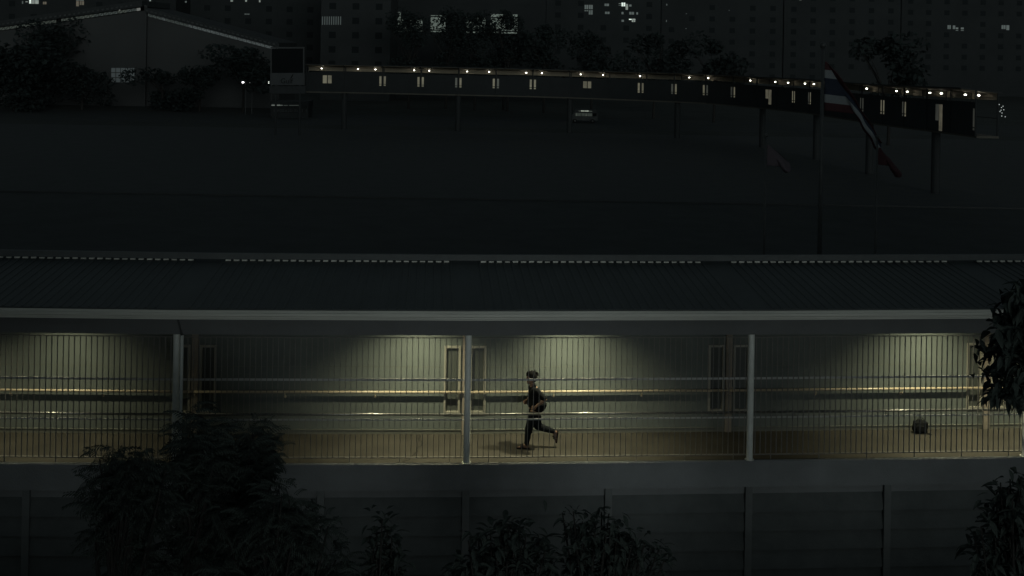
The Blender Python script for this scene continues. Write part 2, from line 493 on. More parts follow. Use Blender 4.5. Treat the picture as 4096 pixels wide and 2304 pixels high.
# ------------------------------------------------------------------ precast panel wall below the deck
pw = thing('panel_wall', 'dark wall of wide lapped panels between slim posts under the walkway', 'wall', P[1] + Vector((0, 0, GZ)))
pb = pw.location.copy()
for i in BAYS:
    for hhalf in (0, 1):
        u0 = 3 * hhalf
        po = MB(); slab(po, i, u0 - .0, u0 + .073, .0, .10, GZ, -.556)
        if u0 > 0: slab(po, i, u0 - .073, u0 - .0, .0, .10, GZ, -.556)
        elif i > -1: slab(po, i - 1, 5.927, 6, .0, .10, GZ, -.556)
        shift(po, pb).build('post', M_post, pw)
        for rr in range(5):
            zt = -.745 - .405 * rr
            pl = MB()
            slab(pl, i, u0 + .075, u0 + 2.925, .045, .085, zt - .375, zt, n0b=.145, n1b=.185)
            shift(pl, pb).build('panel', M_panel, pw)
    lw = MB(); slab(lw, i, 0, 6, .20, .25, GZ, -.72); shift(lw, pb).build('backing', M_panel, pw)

# ------------------------------------------------------------------ person running
def remesh(mb, name, m, parent, voxel, smooth_iter=6):
    me0 = mb.mesh(name + '_src', m)
    o = bpy.data.objects.new(name, me0); COL.objects.link(o)
    md = o.modifiers.new('r', 'REMESH'); md.mode = 'VOXEL'; md.voxel_size = voxel; md.use_smooth_shade = True
    if smooth_iter:
        ms = o.modifiers.new('s', 'SMOOTH'); ms.factor = .5; ms.iterations = smooth_iter
    dg = bpy.context.evaluated_depsgraph_get(); dg.update()
    me = bpy.data.meshes.new_from_object(o.evaluated_get(dg))
    o.modifiers.clear(); o.data = me; me.name = name
    me.materials.clear(); me.materials.append(m)
    me.polygons.foreach_set('use_smooth', [True] * len(me.polygons))
    bpy.data.meshes.remove(me0)
    o.parent = parent
    return o
def limb(mb, pts, rad, k=12):
    for p, rr in zip(pts, rad): mb.ball(p, rr, k, 8)
    for a, b, r0, r1 in zip(pts, pts[1:], rad, rad[1:]): mb.tube([a, b], [r0, r1], k)

# local frame: x forward to the photo's right, z up, -y towards the camera; the person runs to -x
PL = Vector((.365, 27.60, 0.0))
pe = thing('person', 'person running to the left in loose black shirt, dark trousers and black sandals', 'person', PL)
# joints (x, y, z)
HIPL, HIPR = Vector((.155, -.07, .80)), Vector((.185, .09, .80))
KNL, ANL = Vector((.045, -.075, .43)), Vector((.005, -.07, .085))           # standing left leg (near side)
KNR, ANR = Vector((.235, .08, .45)), Vector((.605, .07, .345))              # right leg folded behind
CHEST, NECK, HEAD = Vector((.155, 0, 1.17)), Vector((.115, 0, 1.33)), Vector((.085, -.01, 1.515))
SHL, SHR = Vector((.20, -.17, 1.27)), Vector((.10, .17, 1.27))
ELL, WRL, HAL = Vector((.385, -.24, 1.125)), Vector((.195, -.245, .975)), Vector((.115, -.235, .905))
ELR, WRR = Vector((.075, .26, 1.03)), Vector((.00, .17, .985))
body = MB()
limb(body, [HIPL.lerp(HIPR, .5), CHEST, CHEST + Vector((-.02, 0, .08))], [.12, .125, .115])
limb(body, [SHL, CHEST + Vector((-.01, 0, .1)), SHR], [.055, .08, .055])
limb(body, [CHEST + Vector((-.02, 0, .1)), NECK, HEAD + Vector((.01, 0, -.06))], [.075, .056, .052])
limb(body, [SHL, ELL], [.050, .041]); limb(body, [ELL, ELL.lerp(WRL, .35), WRL], [.040, .041, .027])
limb(body, [SHR, ELR], [.050, .041]); limb(body, [ELR, ELR.lerp(WRR, .35), WRR], [.040, .041, .027])
limb(body, [HIPL, KNL, KNL.lerp(ANL, .3), ANL], [.09, .056, .056, .036])
limb(body, [HIPR, KNR, KNR.lerp(ANR, .3), ANR], [.09, .056, .056, .036])
# head: skull, jaw, nose, ears, brow
body.ball(HEAD + Vector((.012, 0, .03)), (.098, .078, .105), 18, 12)
limb(body, [HEAD + Vector((-.028, 0, -.035)), HEAD + Vector((-.060, 0, -.098))], [.062, .032])
limb(body, [HEAD + Vector((.02, -.045, -.05)), HEAD + Vector((-.050, -.012, -.102))], [.028, .024])
limb(body, [HEAD + Vector((.02, .045, -.05)), HEAD + Vector((-.050, .012, -.102))], [.028, .024])
limb(body, [HEAD + Vector((-.086, 0, .022)), HEAD + Vector((-.112, 0, -.022)), HEAD + Vector((-.094, 0, -.032))], [.010, .014, .014])
limb(body, [HEAD + Vector((-.082, -.035, .035)), HEAD + Vector((-.088, 0, .036)), HEAD + Vector((-.082, .035, .035))], [.012, .012, .012])
limb(body, [HEAD + Vector((-.086, -.014, -.060)), HEAD + Vector((-.088, .014, -.060))], [.011, .011])
for sy in (-1, 1):
    body.ball(HEAD + Vector((.022, sy * .080, .0)), (.020, .010, .030), 10, 6)
# hands: palm, four fingers, thumb, loosely closed
def hand(wr, tip, side):
    ax = (tip - wr).normalized()
    palm_n = Vector((0, side, 0)); palm_n = (palm_n - ax * palm_n.dot(ax)).normalized()
    ac = ax.cross(palm_n)
    kn = wr + ax * .085
    limb(body, [wr, wr + ax * .03 + ac * .006, kn], [.026, .030, .026])
    limb(body, [wr + ax * .03 + ac * .022, kn + ac * .028], [.018, .016])
    limb(body, [wr + ax * .03 - ac * .020, kn - ac * .028], [.018, .016])
    for q, (o, ln) in enumerate(((-.031, .066), (-.011, .078), (.010, .072), (.030, .056))):
        a = kn + ac * o
        b_ = a + (ax * .8 + palm_n * .45) * ln * .5
        c_ = b_ + (ax * .25 + palm_n * .95) * ln * .45
        limb(body, [a, b_, c_], [.0098, .0092, .0080], 8)
    a = wr + ax * .028 - ac * .030
    b_ = a + (-ac * .5 + ax * .8 + palm_n * .35) * .042
    limb(body, [a, b_, b_ + (ax * .8 + palm_n * .6) * .030], [.0135, .0115, .0095], 8)
hand(WRL, HAL, 1); hand(WRR, WRR + Vector((-.05, -.05, -.03)), -1)
# feet: standing foot flat, rear foot pointing down
def foot(an, heel, toe, up):
    d = (toe - heel).normalized(); s = d.cross(up).normalized()
    limb(body, [an, heel + d * .03 + up * .035], [.036, .034])
    limb(body, [heel + d * .03 + up * .032, heel + d * .13 + up * .040, heel + d * .185 + up * .022], [.031, .034, .022])
    limb(body, [an + d * .02, heel + d * .14 + up * .034], [.034, .030])
    for q, (o, ln, rr) in enumerate(((-.026, .235, .0135), (-.010, .232, .010), (.006, .225, .0095), (.019, .216, .009), (.031, .205, .009))):
        limb(body, [heel + d * .165 + s * o * .9 + up * .020, heel + d * ln + s * o + up * .014], [.017, rr], 8)
F1H, F1T, UP1 = Vector((.055, -.07, .022)), Vector((-.20, -.065, .030)), Vector((0, 0, 1))
foot(ANL, F1H, F1T, UP1)
F2H, F2T = Vector((.672, .07, .362)), Vector((.648, .07, .115))
UP2 = Vector((-1, 0, -.10)).normalized(); UP2 = (UP2 - (F2T - F2H).normalized() * UP2.dot((F2T - F2H).normalized())).normalized()
foot(ANR, F2H, F2T, UP2)
remesh(body, 'body', M_skin, pe, .0055, 3)

hair = MB()
hair.ball(HEAD + Vector((.028, 0, .058)), (.108, .090, .098), 18, 12)
hair.ball(HEAD + Vector((.060, 0, .020)), (.076, .084, .100), 16, 10)
limb(hair, [HEAD + Vector((-.035, 0, .118)), HEAD + Vector((-.070, 0, .098)), HEAD + Vector((-.092, -.01, .060))], [.046, .042, .018])
rh = random.Random(3)
for q in range(46):
    a = rh.uniform(-1.2, 1.2); ph = rh.uniform(.1, 1.25)
    dirv = Vector((cos(a) * cos(ph), sin(a) * cos(ph) * .9, sin(ph)))
    b0 = HEAD + Vector((.03, 0, .05)) + Vector((dirv.x * .098, dirv.y * .082, dirv.z * .09))
    tip = b0 + dirv * rh.uniform(.012, .035) + Vector((rh.uniform(.008, .030), 0, rh.uniform(-.008, .012)))
    limb(hair, [b0, b0.lerp(tip, .6), tip], [.013, .008, .0035], 6)
limb(hair, [HEAD + Vector((.012, -.005, .135)), HEAD + Vector((.016, -.005, .160)), HEAD + Vector((.024, -.004, .184))], [.026, .013, .004], 8)
limb(hair, [HEAD + Vector((.105, -.01, .095)), HEAD + Vector((.130, -.01, .102)), HEAD + Vector((.150, -.01, .112))], [.018, .009, .003], 8)
for sy in (-1, 1):
    limb(hair, [HEAD + Vector((.0, sy * .070, .045)), HEAD + Vector((-.012, sy * .078, -.012))], [.026, .010], 8)
remesh(hair, 'hair', M_hair, pe, .0055, 1)

# shirt: lofted loose torso that billows at the hem, wide sleeves, open collar
shirt = MB()
def loft(mb, rings, k=20):
    o = len(mb.v)
    for (c, rx, ry) in rings:
        for j in range(k):
            a = 2 * pi * j / k
            rr = 1 + .05 * sin(3 * a + c[2] * 9) + .035 * sin(5 * a - c[2] * 14)
            mb.v.append((c[0] + rx * cos(a) * rr, c[1] + ry * sin(a) * rr, c[2]))
    for i in range(len(rings) - 1):
        for j in range(k):
            mb.f.append((o + i * k + j, o + i * k + (j + 1) % k, o + (i + 1) * k + (j + 1) % k, o + (i + 1) * k + j))
    mb.f.append(tuple(o + j for j in reversed(range(k))))
    mb.f.append(tuple(o + (len(rings) - 1) * k + j for j in range(k)))
loft(shirt, [((.265, 0, .800), .075, .13), ((.235, 0, .845), .150, .16), ((.215, 0, .915), .205, .185), ((.212, 0, .965), .218, .19), ((.200, 0, 1.02), .190, .18),
             ((.180, 0, 1.09), .150, .175), ((.165, 0, 1.17), .142, .18), ((.155, 0, 1.25), .135, .165), ((.14, 0, 1.30), .110, .12), ((.125, 0, 1.335), .078, .078)])
limb(shirt, [SHL + Vector((-.03, .03, 0)), SHL, SHL.lerp(ELL, .55), SHL.lerp(ELL, .86)], [.085, .078, .068, .066])
limb(shirt, [SHR + Vector((.03, -.03, 0)), SHR, SHR.lerp(ELR, .5), SHR.lerp(ELR, .75)], [.085, .078, .068, .066])
limb(shirt, [Vector((.14, -.05, 1.335)), Vector((.075, -.045, 1.30)), Vector((.045, -.02, 1.24))], [.030, .024, .020], 8)
limb(shirt, [Vector((.14, .05, 1.335)), Vector((.075, .045, 1.30)), Vector((.045, .02, 1.24))], [.030, .024, .020], 8)
limb(shirt, [Vector((.165, -.05, 1.355)), Vector((.175, 0, 1.362)), Vector((.165, .05, 1.355))], [.026, .028, .026], 8)
remesh(shirt, 'shirt', M_shirt, pe, .008, 3)

tr = MB()
limb(tr, [Vector((.175, 0, .88)), Vector((.175, 0, .76))], [.125, .135])
tr.ball((.18, .0, .75), (.138, .155, .14), 16, 10)
limb(tr, [HIPL + Vector((0, 0, -.06)), HIPL.lerp(KNL, .45) + Vector((.01, 0, 0)), KNL, KNL.lerp(ANL, .45), ANL + Vector((.0, 0, .030))], [.122, .108, .084, .068, .050])
limb(tr, [HIPR + Vector((0, 0, -.06)), HIPR.lerp(KNR, .5), KNR + Vector((.01, 0, .01)), KNR.lerp(ANR, .45), KNR.lerp(ANR, .92)], [.120, .108, .088, .070, .053])
rt = random.Random(5)
for q in range(16):   # cloth folds
    t = rt.random(); pp = KNL.lerp(ANL, t); rr = .084 * (1 - t) + .052 * t
    a = rt.uniform(0, 2 * pi)
    c0 = pp + Vector((cos(a) * rr * .9, sin(a) * rr * .9, 0))
    limb(tr, [c0, c0 + Vector((rt.uniform(-.02, .02), rt.uniform(-.02, .02), rt.uniform(-.05, .05)))], [.012, .009], 6)
remesh(tr, 'trousers', M_trousers, pe, .008, 3)

def sandal(heel, toe, up, name='sandal'):
    d = (toe - heel).normalized(); s = d.cross(up).normalized()
    mb = MB()
    L = (toe - heel).length + .02
    prof = [(-.015, .022), (.03, .034), (.09, .033), (.16, .044), (.21, .042), (L - .015, .026), (L, .010)]
    k = len(prof)
    lo = [heel + d * a - s * w - up * .022 for a, w in prof] + [heel + d * a + s * w - up * .022 for a, w in reversed(prof)]
    hi = [p + up * .024 for p in lo]
    o = len(mb.v); n = len(lo)
    mb.v += [tuple(p) for p in lo + hi]
    mb.f.append(tuple(o + j for j in range(n))); mb.f.append(tuple(o + n + j for j in reversed(range(n))))
    for j in range(n): mb.f.append((o + j, o + n + j, o + n + (j + 1) % n, o + (j + 1) % n))
    ob = mb.build(name, M_sandal, pe)
    stp = MB()   # broad arched strap over the forefoot
    for (a0, hh) in ((.125, .082), (.165, .066)):
        pts = [heel + d * a0 + s * (-.046) , heel + d * (a0 + .004) + s * (-.040) + up * hh * .62, heel + d * (a0 + .008) + up * hh,
               heel + d * (a0 + .004) + s * .040 + up * hh * .62, heel + d * a0 + s * .046]
        stp.tube(pts, [.012, .014, .015, .014, .012], 8)
    stp.build('strap', M_sandal, ob, True)
sandal(F1H, F1T, UP1); sandal(F2H, F2T, UP2)

# ------------------------------------------------------------------ backpack left standing by the wall
BL = Vector((9.33, 29.0, .062))
bk = thing('backpack', 'black backpack with a top handle standing on the walkway floor by the wall', 'bag', BL)
b = MB()
b.ball((0, 0, .15), (.165, .105, .15), 20, 12); b.box(-.145, .145, -.09, .09, .015, .24); b.ball((-.03, -.05, .11), (.13, .085, .10), 16, 10)
b.ball((.13, .0, .16), (.055, .08, .09), 12, 8); b.ball((-.14, .0, .10), (.05, .07, .08), 12, 8)
remesh(b, 'bag_body', M_bag, bk, .012, 6)
b = MB(); b.tube([(-.075, 0, .285), (-.05, 0, .32), (0, 0, .332), (.05, 0, .322), (.085, 0, .285)], .008, 8); b.build('top_handle', M_bag, bk, True)
b = MB(); b.tube([(.06, -.09, .05), (.14, -.13, .015), (.20, -.15, .008)], .009, 8); b.build('shoulder_strap', M_bag, bk, True)
b = MB(); b.tube([(.05, -.10, .03), (.12, -.16, .008), (.205, -.20, .007)], .008, 8); b.build('shoulder_strap', M_bag, bk, True)
b = MB(); b.box(-.11, .07, -.142, -.128, .06, .17); b.build('front_pocket', M_bag, bk)

# ------------------------------------------------------------------ foreground trees and shrubs
def leaf_mesh(name, compound, m):
    mb = MB()
    if compound:      # feathery compound leaf: arching stalk, drooping leaflets
        n = 9; pts = []
        for i in range(n + 1):
            t = i / n
            pts.append(Vector((t * .92, 0, .20 * sin(t * 1.9) - .42 * t * t)))
        mb.tube(pts, [.010 * (1 - .7 * i / n) for i in range(n + 1)], 4, False)
        for i in range(1, n + 1):
            t = i / n
            L = .30 * (1 - .45 * abs(t - .45))
            for sy in (-1, 1):
                a = pts[i]; tip = a + Vector((.13, sy * L * .62, -L * .75)); mid = a.lerp(tip, .5) + Vector((.02, sy * .03, .025)); wv = Vector((.038, 0, .0))
                mb.quad(a, mid - wv, tip, mid + wv)
        tip = pts[-1] + Vector((.12, 0, -.2)); mb.quad(pts[-1], pts[-1].lerp(tip, .5) + Vector((0, .035, 0)), tip, pts[-1].lerp(tip, .5) - Vector((0, .035, 0)))
    else:             # single lance-shaped leaf, folded along its midrib and drooping
        ws = (.02, .13, .17, .14, .075, .0); prev = None
        for i, wd in enumerate(ws):
            t = i / (len(ws) - 1)
            c = Vector((t * .95, 0, .10 * t - .38 * t * t))
            cur = (c - Vector((0, wd, -wd * .35)), c, c + Vector((0, wd, wd * .35)))
            if prev:
                mb.quad(prev[0], cur[0], cur[1], prev[1]); mb.quad(prev[1], cur[1], cur[2], prev[2])
            prev = cur
    return mb.mesh(name, m)
ME_COMP = leaf_mesh('compound_leaf', True, M_leaf)
ME_LEAF = leaf_mesh('leaf', False, M_leaf)
rl = random.Random(11)
def leafy(name, label, cat, base_xy, tufts, me, size, n_per, spread, droop, fork_z, stem_r=.05, trunk_r=.07, group=None):
    """trunk, one branch per tuft, a rosette of leaves round every tuft; each leaf a part (the first 300), the rest one part"""
    bx, by = base_xy
    t = thing(name, label, cat, (bx, by, GZ), group)
    B0 = Vector((bx, by, GZ))
    fk = Vector((bx, by, fork_z))
    mb = MB(); mb.tube([B0, B0.lerp(fk, .5) + Vector((.08, .0, 0)), fk], [trunk_r, trunk_r * .85, trunk_r * .65], 10)
    shift(mb, B0).build('trunk', M_bark, t, True)
    cnt = 0; rest = MB()
    for q, (p, sc) in enumerate(tufts):
        p = Vector(p)
        mb = MB()
        mid = fk.lerp(p, .55) + Vector((rl.uniform(-.1, .1), rl.uniform(-.1, .1), -.08))
        mb.tube([fk, mid, p - (p - mid).normalized() * .12 - Vector((0, 0, .05))], [stem_r * .8, stem_r * .5, stem_r * .2], 6)
        shift(mb, B0).build('branch', M_bark, t, True)
        for q in range(n_per):
            a = 2 * pi * (q + rl.uniform(-.35, .35)) / n_per * 2.4
            back = rl.random()
            org = p.lerp(mid, back * .35) + Vector((rl.gauss(0, spread), rl.gauss(0, spread), rl.gauss(0, spread * .55)))
            pitch = rl.uniform(-.55, .75) - droop
            s = size * sc * rl.uniform(.7, 1.2)
            mw = Matrix.Translation(org - B0) @ Matrix.Rotation(a, 4, 'Z') @ Matrix.Rotation(-pitch, 4, 'Y') @ Matrix.Rotation(rl.uniform(-.5, .5), 4, 'X') @ Matrix.Scale(s, 4)
            if cnt < 300:
                o = bpy.data.objects.new('leaf', me); COL.objects.link(o); o.parent = t; o.matrix_local = mw
            else:
                o_ = len(rest.v)
                rest.v += [tuple(mw @ v.co) for v in me.vertices]
                rest.f += [tuple(o_ + k for k in pl.vertices) for pl in me.polygons]
            cnt += 1
    if rest.v: tag(rest.build('foliage', M_leaf, t), kind='stuff')
    return t

def T(lst, y, jitter=.35, fill=()):
    out = [(at(px, py, y + rl.uniform(-jitter, jitter)), sc) for (px, py, sc) in lst]
    for (cx, cy, rx, ry, n) in fill:      # inner tufts: the dense body behind the outline
        for q in range(n):
            a, r_ = rl.uniform(0, 2 * pi), sqrt(rl.random())
            out.append((at(cx + rx * r_ * cos(a), cy + ry * r_ * sin(a), y + .25 + rl.uniform(-jitter, jitter)), 1.0))
    return out

leafy('shrub', 'tall feathery dark shrub in front of the drainpipe column', 'shrub', (-5.0, 20.0),
      T([(766, 1640, 1.), (735, 1655, .9), (831, 1660, 1.), (775, 1690, 1.), (881, 1700, 1.), (850, 1735, 1.), (760, 1725, 1.), (830, 1770, 1.1), (745, 1770, 1.),
         (790, 1820, 1.1), (860, 1815, 1.1), (815, 1865, 1.), (735, 1850, .9), (880, 1875, 1.), (765, 1900, .9), (840, 1915, .8)], 20, fill=((810, 1780, 80, 90, 12), (800, 1960, 130, 110, 16), (800, 2150, 170, 130, 18))), ME_COMP, .36, 14, .07, .1, .2)
leafy('shrub', 'feathery dark shrub just right of the tall one by the drainpipe column', 'shrub', (-3.9, 20.3),
      T([(1010, 1672, .9), (1048, 1668, .9), (990, 1705, 1.), (935, 1735, 1.), (1050, 1735, 1.), (1095, 1722, .7), (1010, 1760, 1.), (960, 1790, 1.), (1058, 1775, 1.), (1000, 1820, 1.1),
         (940, 1840, 1.), (1045, 1835, 1.), (990, 1870, 1.), (925, 1890, .9), (1060, 1895, 1.), (1010, 1920, 1.), (960, 1945, 1.)], 20.3, fill=((1005, 1810, 60, 90, 10), (990, 1980, 110, 100, 14), (980, 2160, 150, 130, 16))), ME_COMP, .34, 14, .07, .1, .2)
leafy('shrub', 'wide feathery dark shrub at the lower left, left of the drainpipe column', 'shrub', (-5.8, 19.0),
      T([(395, 1790, .9), (450, 1778, 1.), (515, 1792, 1.), (560, 1795, .9), (420, 1820, 1.), (490, 1825, 1.), (555, 1830, 1.), (400, 1885, 1.), (460, 1870, 1.1), (530, 1880, 1.1),
         (625, 1835, .9), (670, 1835, .8), (600, 1880, 1.), (660, 1890, 1.), (380, 1925, .9), (450, 1930, 1.), (520, 1940, 1.), (590, 1935, 1.), (650, 1945, 1.), (480, 1985, 1.), (560, 1990, 1.), (640, 2000, 1.)], 19, fill=((500, 1860, 100, 60, 10), (520, 1980, 150, 70, 16), (520, 2160, 190, 130, 20))), ME_COMP, .36, 13, .07, .15, -.6)
leafy('shrub', 'low feathery dark shrub below the left half of the walkway', 'shrub', (-3.4, 18.6),
      T([(1075, 1905, .8), (1130, 1940, .8), (1160, 1950, .7), (1100, 1960, .9), (1040, 1990, 1.), (1180, 1995, .8), (980, 2020, 1.), (1110, 2030, 1.), (1230, 2030, .8), (880, 2040, 1.), (1320, 2060, .8), (1180, 2080, 1.), (1040, 2090, 1.)], 18.6, fill=((1110, 2080, 170, 90, 16), (1130, 2230, 260, 110, 18))), ME_COMP, .34, 14, .08, .15, -1.2)
leafy('shrub', 'small dark shrub with drooping tufts in front of the panels below the runner', 'shrub', (1.3, 19.2),
      T([(2245, 2005, .8), (2290, 2000, .8), (2405, 2003, .9), (2440, 2010, .7), (2330, 2042, 1.), (2275, 2050, .9), (2476, 2058, .9), (2385, 2050, .9), (2440, 2085, 1.), (2340, 2095, 1.), (2541, 2112, .9), (2500, 2120, 1.),
         (2590, 2125, .8), (2650, 2150, .8), (2420, 2140, 1.), (2560, 2165, 1.), (2300, 2140, 1.), (2670, 2200, .9)], 19.2, fill=((2400, 2130, 130, 60, 12), (2480, 2240, 250, 90, 24))), ME_LEAF, .22, 16, .07, .35, -1.4)
leafy('shrub', 'small spiky dark shrub alone below the deck, left of the middle column', 'shrub', (-1.9, 19.5),
      T([(1530, 2035, .8), (1508, 2060, .9), (1556, 2062, .9), (1530, 2095, 1.1), (1495, 2120, 1.), (1570, 2120, 1.)], 19.5, fill=((1530, 2200, 90, 100, 14),)), ME_LEAF, .22, 14, .07, .1, -1.6)
leafy('shrub', 'rounded dark shrub at the foot of the panel wall right of the middle column', 'shrub', (.0, 19.4),
      T([(2036, 2062, 1.), (2005, 2075, 1.), (2068, 2075, 1.), (1960, 2095, 1.), (2110, 2092, 1.), (1915, 2105, 1.), (2030, 2105, 1.1), (1870, 2120, 1.), (2160, 2110, 1.), (1980, 2140, 1.1), (2090, 2140, 1.1), (1900, 2160, 1.), (2190, 2160, 1.)], 19.4, fill=((2030, 2130, 150, 50, 10), (2020, 2240, 240, 90, 24))), ME_LEAF, .24, 15, .09, .2, -1.8)
leafy('tree', 'dark broad-leaved tree hanging into the right edge of the view', 'tree', (7.6, 15.0),
      T([(3905, 1375, .8), (3935, 1400, .9), (3960, 1345, 1.), (3985, 1290, 1.), (4000, 1375, 1.), (3950, 1455, .9), (3925, 1480, .8), (3985, 1440, 1.), (4030, 1420, 1.), (4010, 1250, 1.), (4050, 1320, 1.),
         (4060, 1230, 1.), (4075, 1400, 1.), (3965, 1545, .9), (3960, 1580, .8), (4000, 1520, .9), (4030, 1540, .9), (4045, 1580, .8), (4080, 1550, .9), (4020, 1480, .8), (4090, 1300, 1.1), (4085, 1190, 1.),
         (4120, 1250, 1.2), (4140, 1380, 1.2), (4040, 1365, 1.1), (3985, 1340, 1.), (4180, 1180, 1.2), (4200, 1300, 1.2), (4230, 1450, 1.2), (4180, 1100, 1.2), (4280, 1200, 1.3), (4300, 1380, 1.3)], 15, .5, fill=((4055, 1330, 85, 130, 30), (4085, 1200, 45, 90, 10), (4040, 1530, 60, 50, 6))), ME_LEAF, .225, 22, .085, .5, 5.0, .03)
leafy('shrub', 'dark leafy shrub at the right edge below the deck', 'shrub', (6.9, 17.0),
      T([(4000, 1880, .8), (4040, 1865, .9), (4085, 1858, 1.), (3985, 1915, .8), (4030, 1905, 1.), (4080, 1900, 1.), (3970, 1945, .8), (4050, 1945, 1.), (4100, 1950, 1.), (4010, 1990, .9), (4060, 1990, 1.),
         (3960, 2035, .9), (3920, 2055, .9), (4010, 2040, 1.), (4080, 2050, 1.), (3890, 2095, 1.), (3980, 2100, 1.1), (4060, 2110, 1.1)], 17, .3, fill=((4050, 2000, 60, 120, 14), (4020, 2200, 150, 110, 20))), ME_LEAF, .24, 15, .09, .3, -1.6)

# ------------------------------------------------------------------ flagpoles and flags
RED = mat('flag_red', (.075, .030, .034), .85, var=.15, scale=3)
WHT = mat('flag_white', (.30, .32, .33), .85, var=.12, scale=3)
BLU = mat('flag_blue', (.034, .042, .066), .85, var=.15, scale=3)
PNK = mat('flag_pink', (.13, .105, .12), .85, var=.15, scale=3)
def pole(px, py, y, r, label):
    tp = at(px, py, y)
    t = thing('flagpole', label, 'flagpole', (tp.x, tp.y, GZ), 'flagpoles behind the walkway roof')
    h = tp.z - GZ
    mb = MB(); mb.tube([(0, 0, 0), (0, 0, h * .5), (0, 0, h - .1)], [r * 1.25, r * 1.05, r * .7], 12); mb.build('pole', M_pole, t, True)
    mb = MB(); mb.ball((0, 0, h - .02), r * 1.6, 12, 8); mb.build('finial', M_pole, t, True)
    mb = MB(); mb.tube([(0, 0, 0), (0, 0, .35)], [r * 3, r * 2.2], 12); mb.build('base', M_pole, t)
    return tp
FY = 60.0
tp = pole(3292, 180, FY, .10, 'tall flagpole with the large striped flag')
def drape(name, label, top, hoist, length, fold, dirn, stripes, pleat, seed):
    """a flag limp in light wind: flat by the hoist, then hanging in pleats along a slanting fold"""
    rr = random.Random(seed)
    ns, ntt = 40, 30
    me = bpy.data.meshes.new(name); v = []; f = []
    dv = Vector(dirn).normalized()
    for i in range(ns + 1):
        s = length * i / ns
        for j in range(ntt + 1):
            t = j / ntt
            z = -hoist * t
            L1 = .12 + fold * t * hoist
            if s <= L1:
                p = Vector((s * .97, s * .10 + .05 * sin(s * 5 + t * 3), z - .10 * s))
            else:
                q = s - L1
                ph = (t - .76) * pi * pleat + pi
                p = Vector((L1 * .97, L1 * .10 + .05 * sin(L1 * 5 + t * 3), z - .10 * L1)) + dv * q * (1 - .32 * t)
                spreadk = min(1, q / .5)
                p += Vector((.12 * sin(ph) * spreadk + (.25 - .25 * t) * spreadk * min(1, q), .26 * cos(ph) * spreadk, .07 * sin(ph * 1.3 + 1) * spreadk))
                p += Vector((.04 * sin(q * 4 + t * 5), .05 * cos(q * 3.3 + t * 4), 0)) * spreadk
            v.append(tuple(p))
    for i in range(ns):
        for j in range(ntt):
            a = i * (ntt + 1) + j
            f.append((a, a + 1, a + ntt + 2, a + ntt + 1))
    me.from_pydata(v, [], f)
    mats = []
    for m, _ in stripes:
        if m not in mats: mats.append(m); me.materials.append(m)
    k = 0
    for i in range(ns):
        for j in range(ntt):
            t = (j + .5) / ntt
            acc = 0
            for m, w in stripes:
                acc += w
                if t <= acc + 1e-6: break
            me.polygons[k].material_index = mats.index(m); me.polygons[k].use_smooth = True; k += 1
    o = link(name, me, None, top)
    md = o.modifiers.new('cloth', 'SOLIDIFY'); md.thickness = .006
    return tag(o, label, 'flag', 'flags on the poles behind the walkway roof')
drape('flag', 'large flag with red, white and dark blue stripes hanging limp', Vector((tp.x + .11, tp.y, at(3297, 246, FY).z)), 2.30, 4.7, .62, (.55, .12, -.80),
      [(RED, 1 / 6), (WHT, 1 / 6), (BLU, 1 / 3), (WHT, 1 / 6), (RED, 1 / 6)], 2.4, 2)
t2 = pole(3064, 540, FY, .06, 'short flagpole left of the tall one with a small pinkish flag')
drape('flag', 'small dull pink flag on the left short pole', Vector((t2.x + .07, t2.y, at(3064, 580, FY).z)), .95, 1.3, .55, (.62, .1, -.62), [(PNK, 1.0)], 1.6, 4)
t3 = pole(3509, 545, FY, .06, 'short flagpole right of the tall one with a small dark red flag')
drape('flag', 'small dark red flag on the right short pole', Vector((t3.x + .07, t3.y, at(3506, 590, FY).z)), .80, 1.5, .50, (.60, .1, -.85), [(RED, 1.0)], 1.6, 5)

# ------------------------------------------------------------------ the far covered walkway across the square
FP = [(-33.63, 205, 3.16), (-27.56, 205, 3.15), (-21.34, 205, 3.13), (-15.23, 205, 3.1), (-9.17, 205, 3.07), (-3.14, 205, 3.04), (2.8, 205, 3.0), (8.67, 205, 2.92),
      (14.36, 203.1, 2.9), (19.7, 200.37, 2.9), (24.47, 196.73, 2.94), (28.7, 192.47, 3.0), (31.99, 187.45, 2.96), (34.45, 181.98, 2.97), (36.12, 176.22, 3.02), (37.15, 170.31, 3.11),
      (37.91, 164.36, 3.21), (38.53, 158.39, 3.25), (39.2, 152.43, 3.28), (39.79, 146.46, 3.32), (40.46, 140.5, 3.36), (41.01, 134.52, 3.48), (41.48, 128.54, 3.61), (41.83, 122.55, 3.74), (42.07, 116.56, 3.88)]
FP = [Vector(p) for p in FP]
FN = []
for i in range(len(FP)):
    a = FP[max(0, i - 1)]; b = FP[min(len(FP) - 1, i + 1)]
    dd = (b - a); dd.z = 0; dd.normalize()
    FN.append(Vector((-dd.y, dd.x, 0)))
def FW(i, t, n, z):
    return FP[i].lerp(FP[i + 1], t) + FN[i].lerp(FN[i + 1], t) * n + Vector((0, 0, z))
def fslab(mb, i, t0, t1, n0, n1, z0, z1):
    mb.hexa([FW(i, t0, n0, z0), FW(i, t1, n0, z0), FW(i, t1, n1, z0), FW(i, t0, n1, z0), FW(i, t0, n0, z1), FW(i, t1, n0, z1), FW(i, t1, n1, z1), FW(i, t0, n1, z1)])
fbase = Vector((FP[6].x, FP[6].y, GZ))
ff = thing('footbridge', 'far covered walkway across the dark square with small lit windows and lamps', 'footbridge', fbase)
def fput(mb, name, m, parent=ff): return shift(mb, fbase).build(name, m, parent)
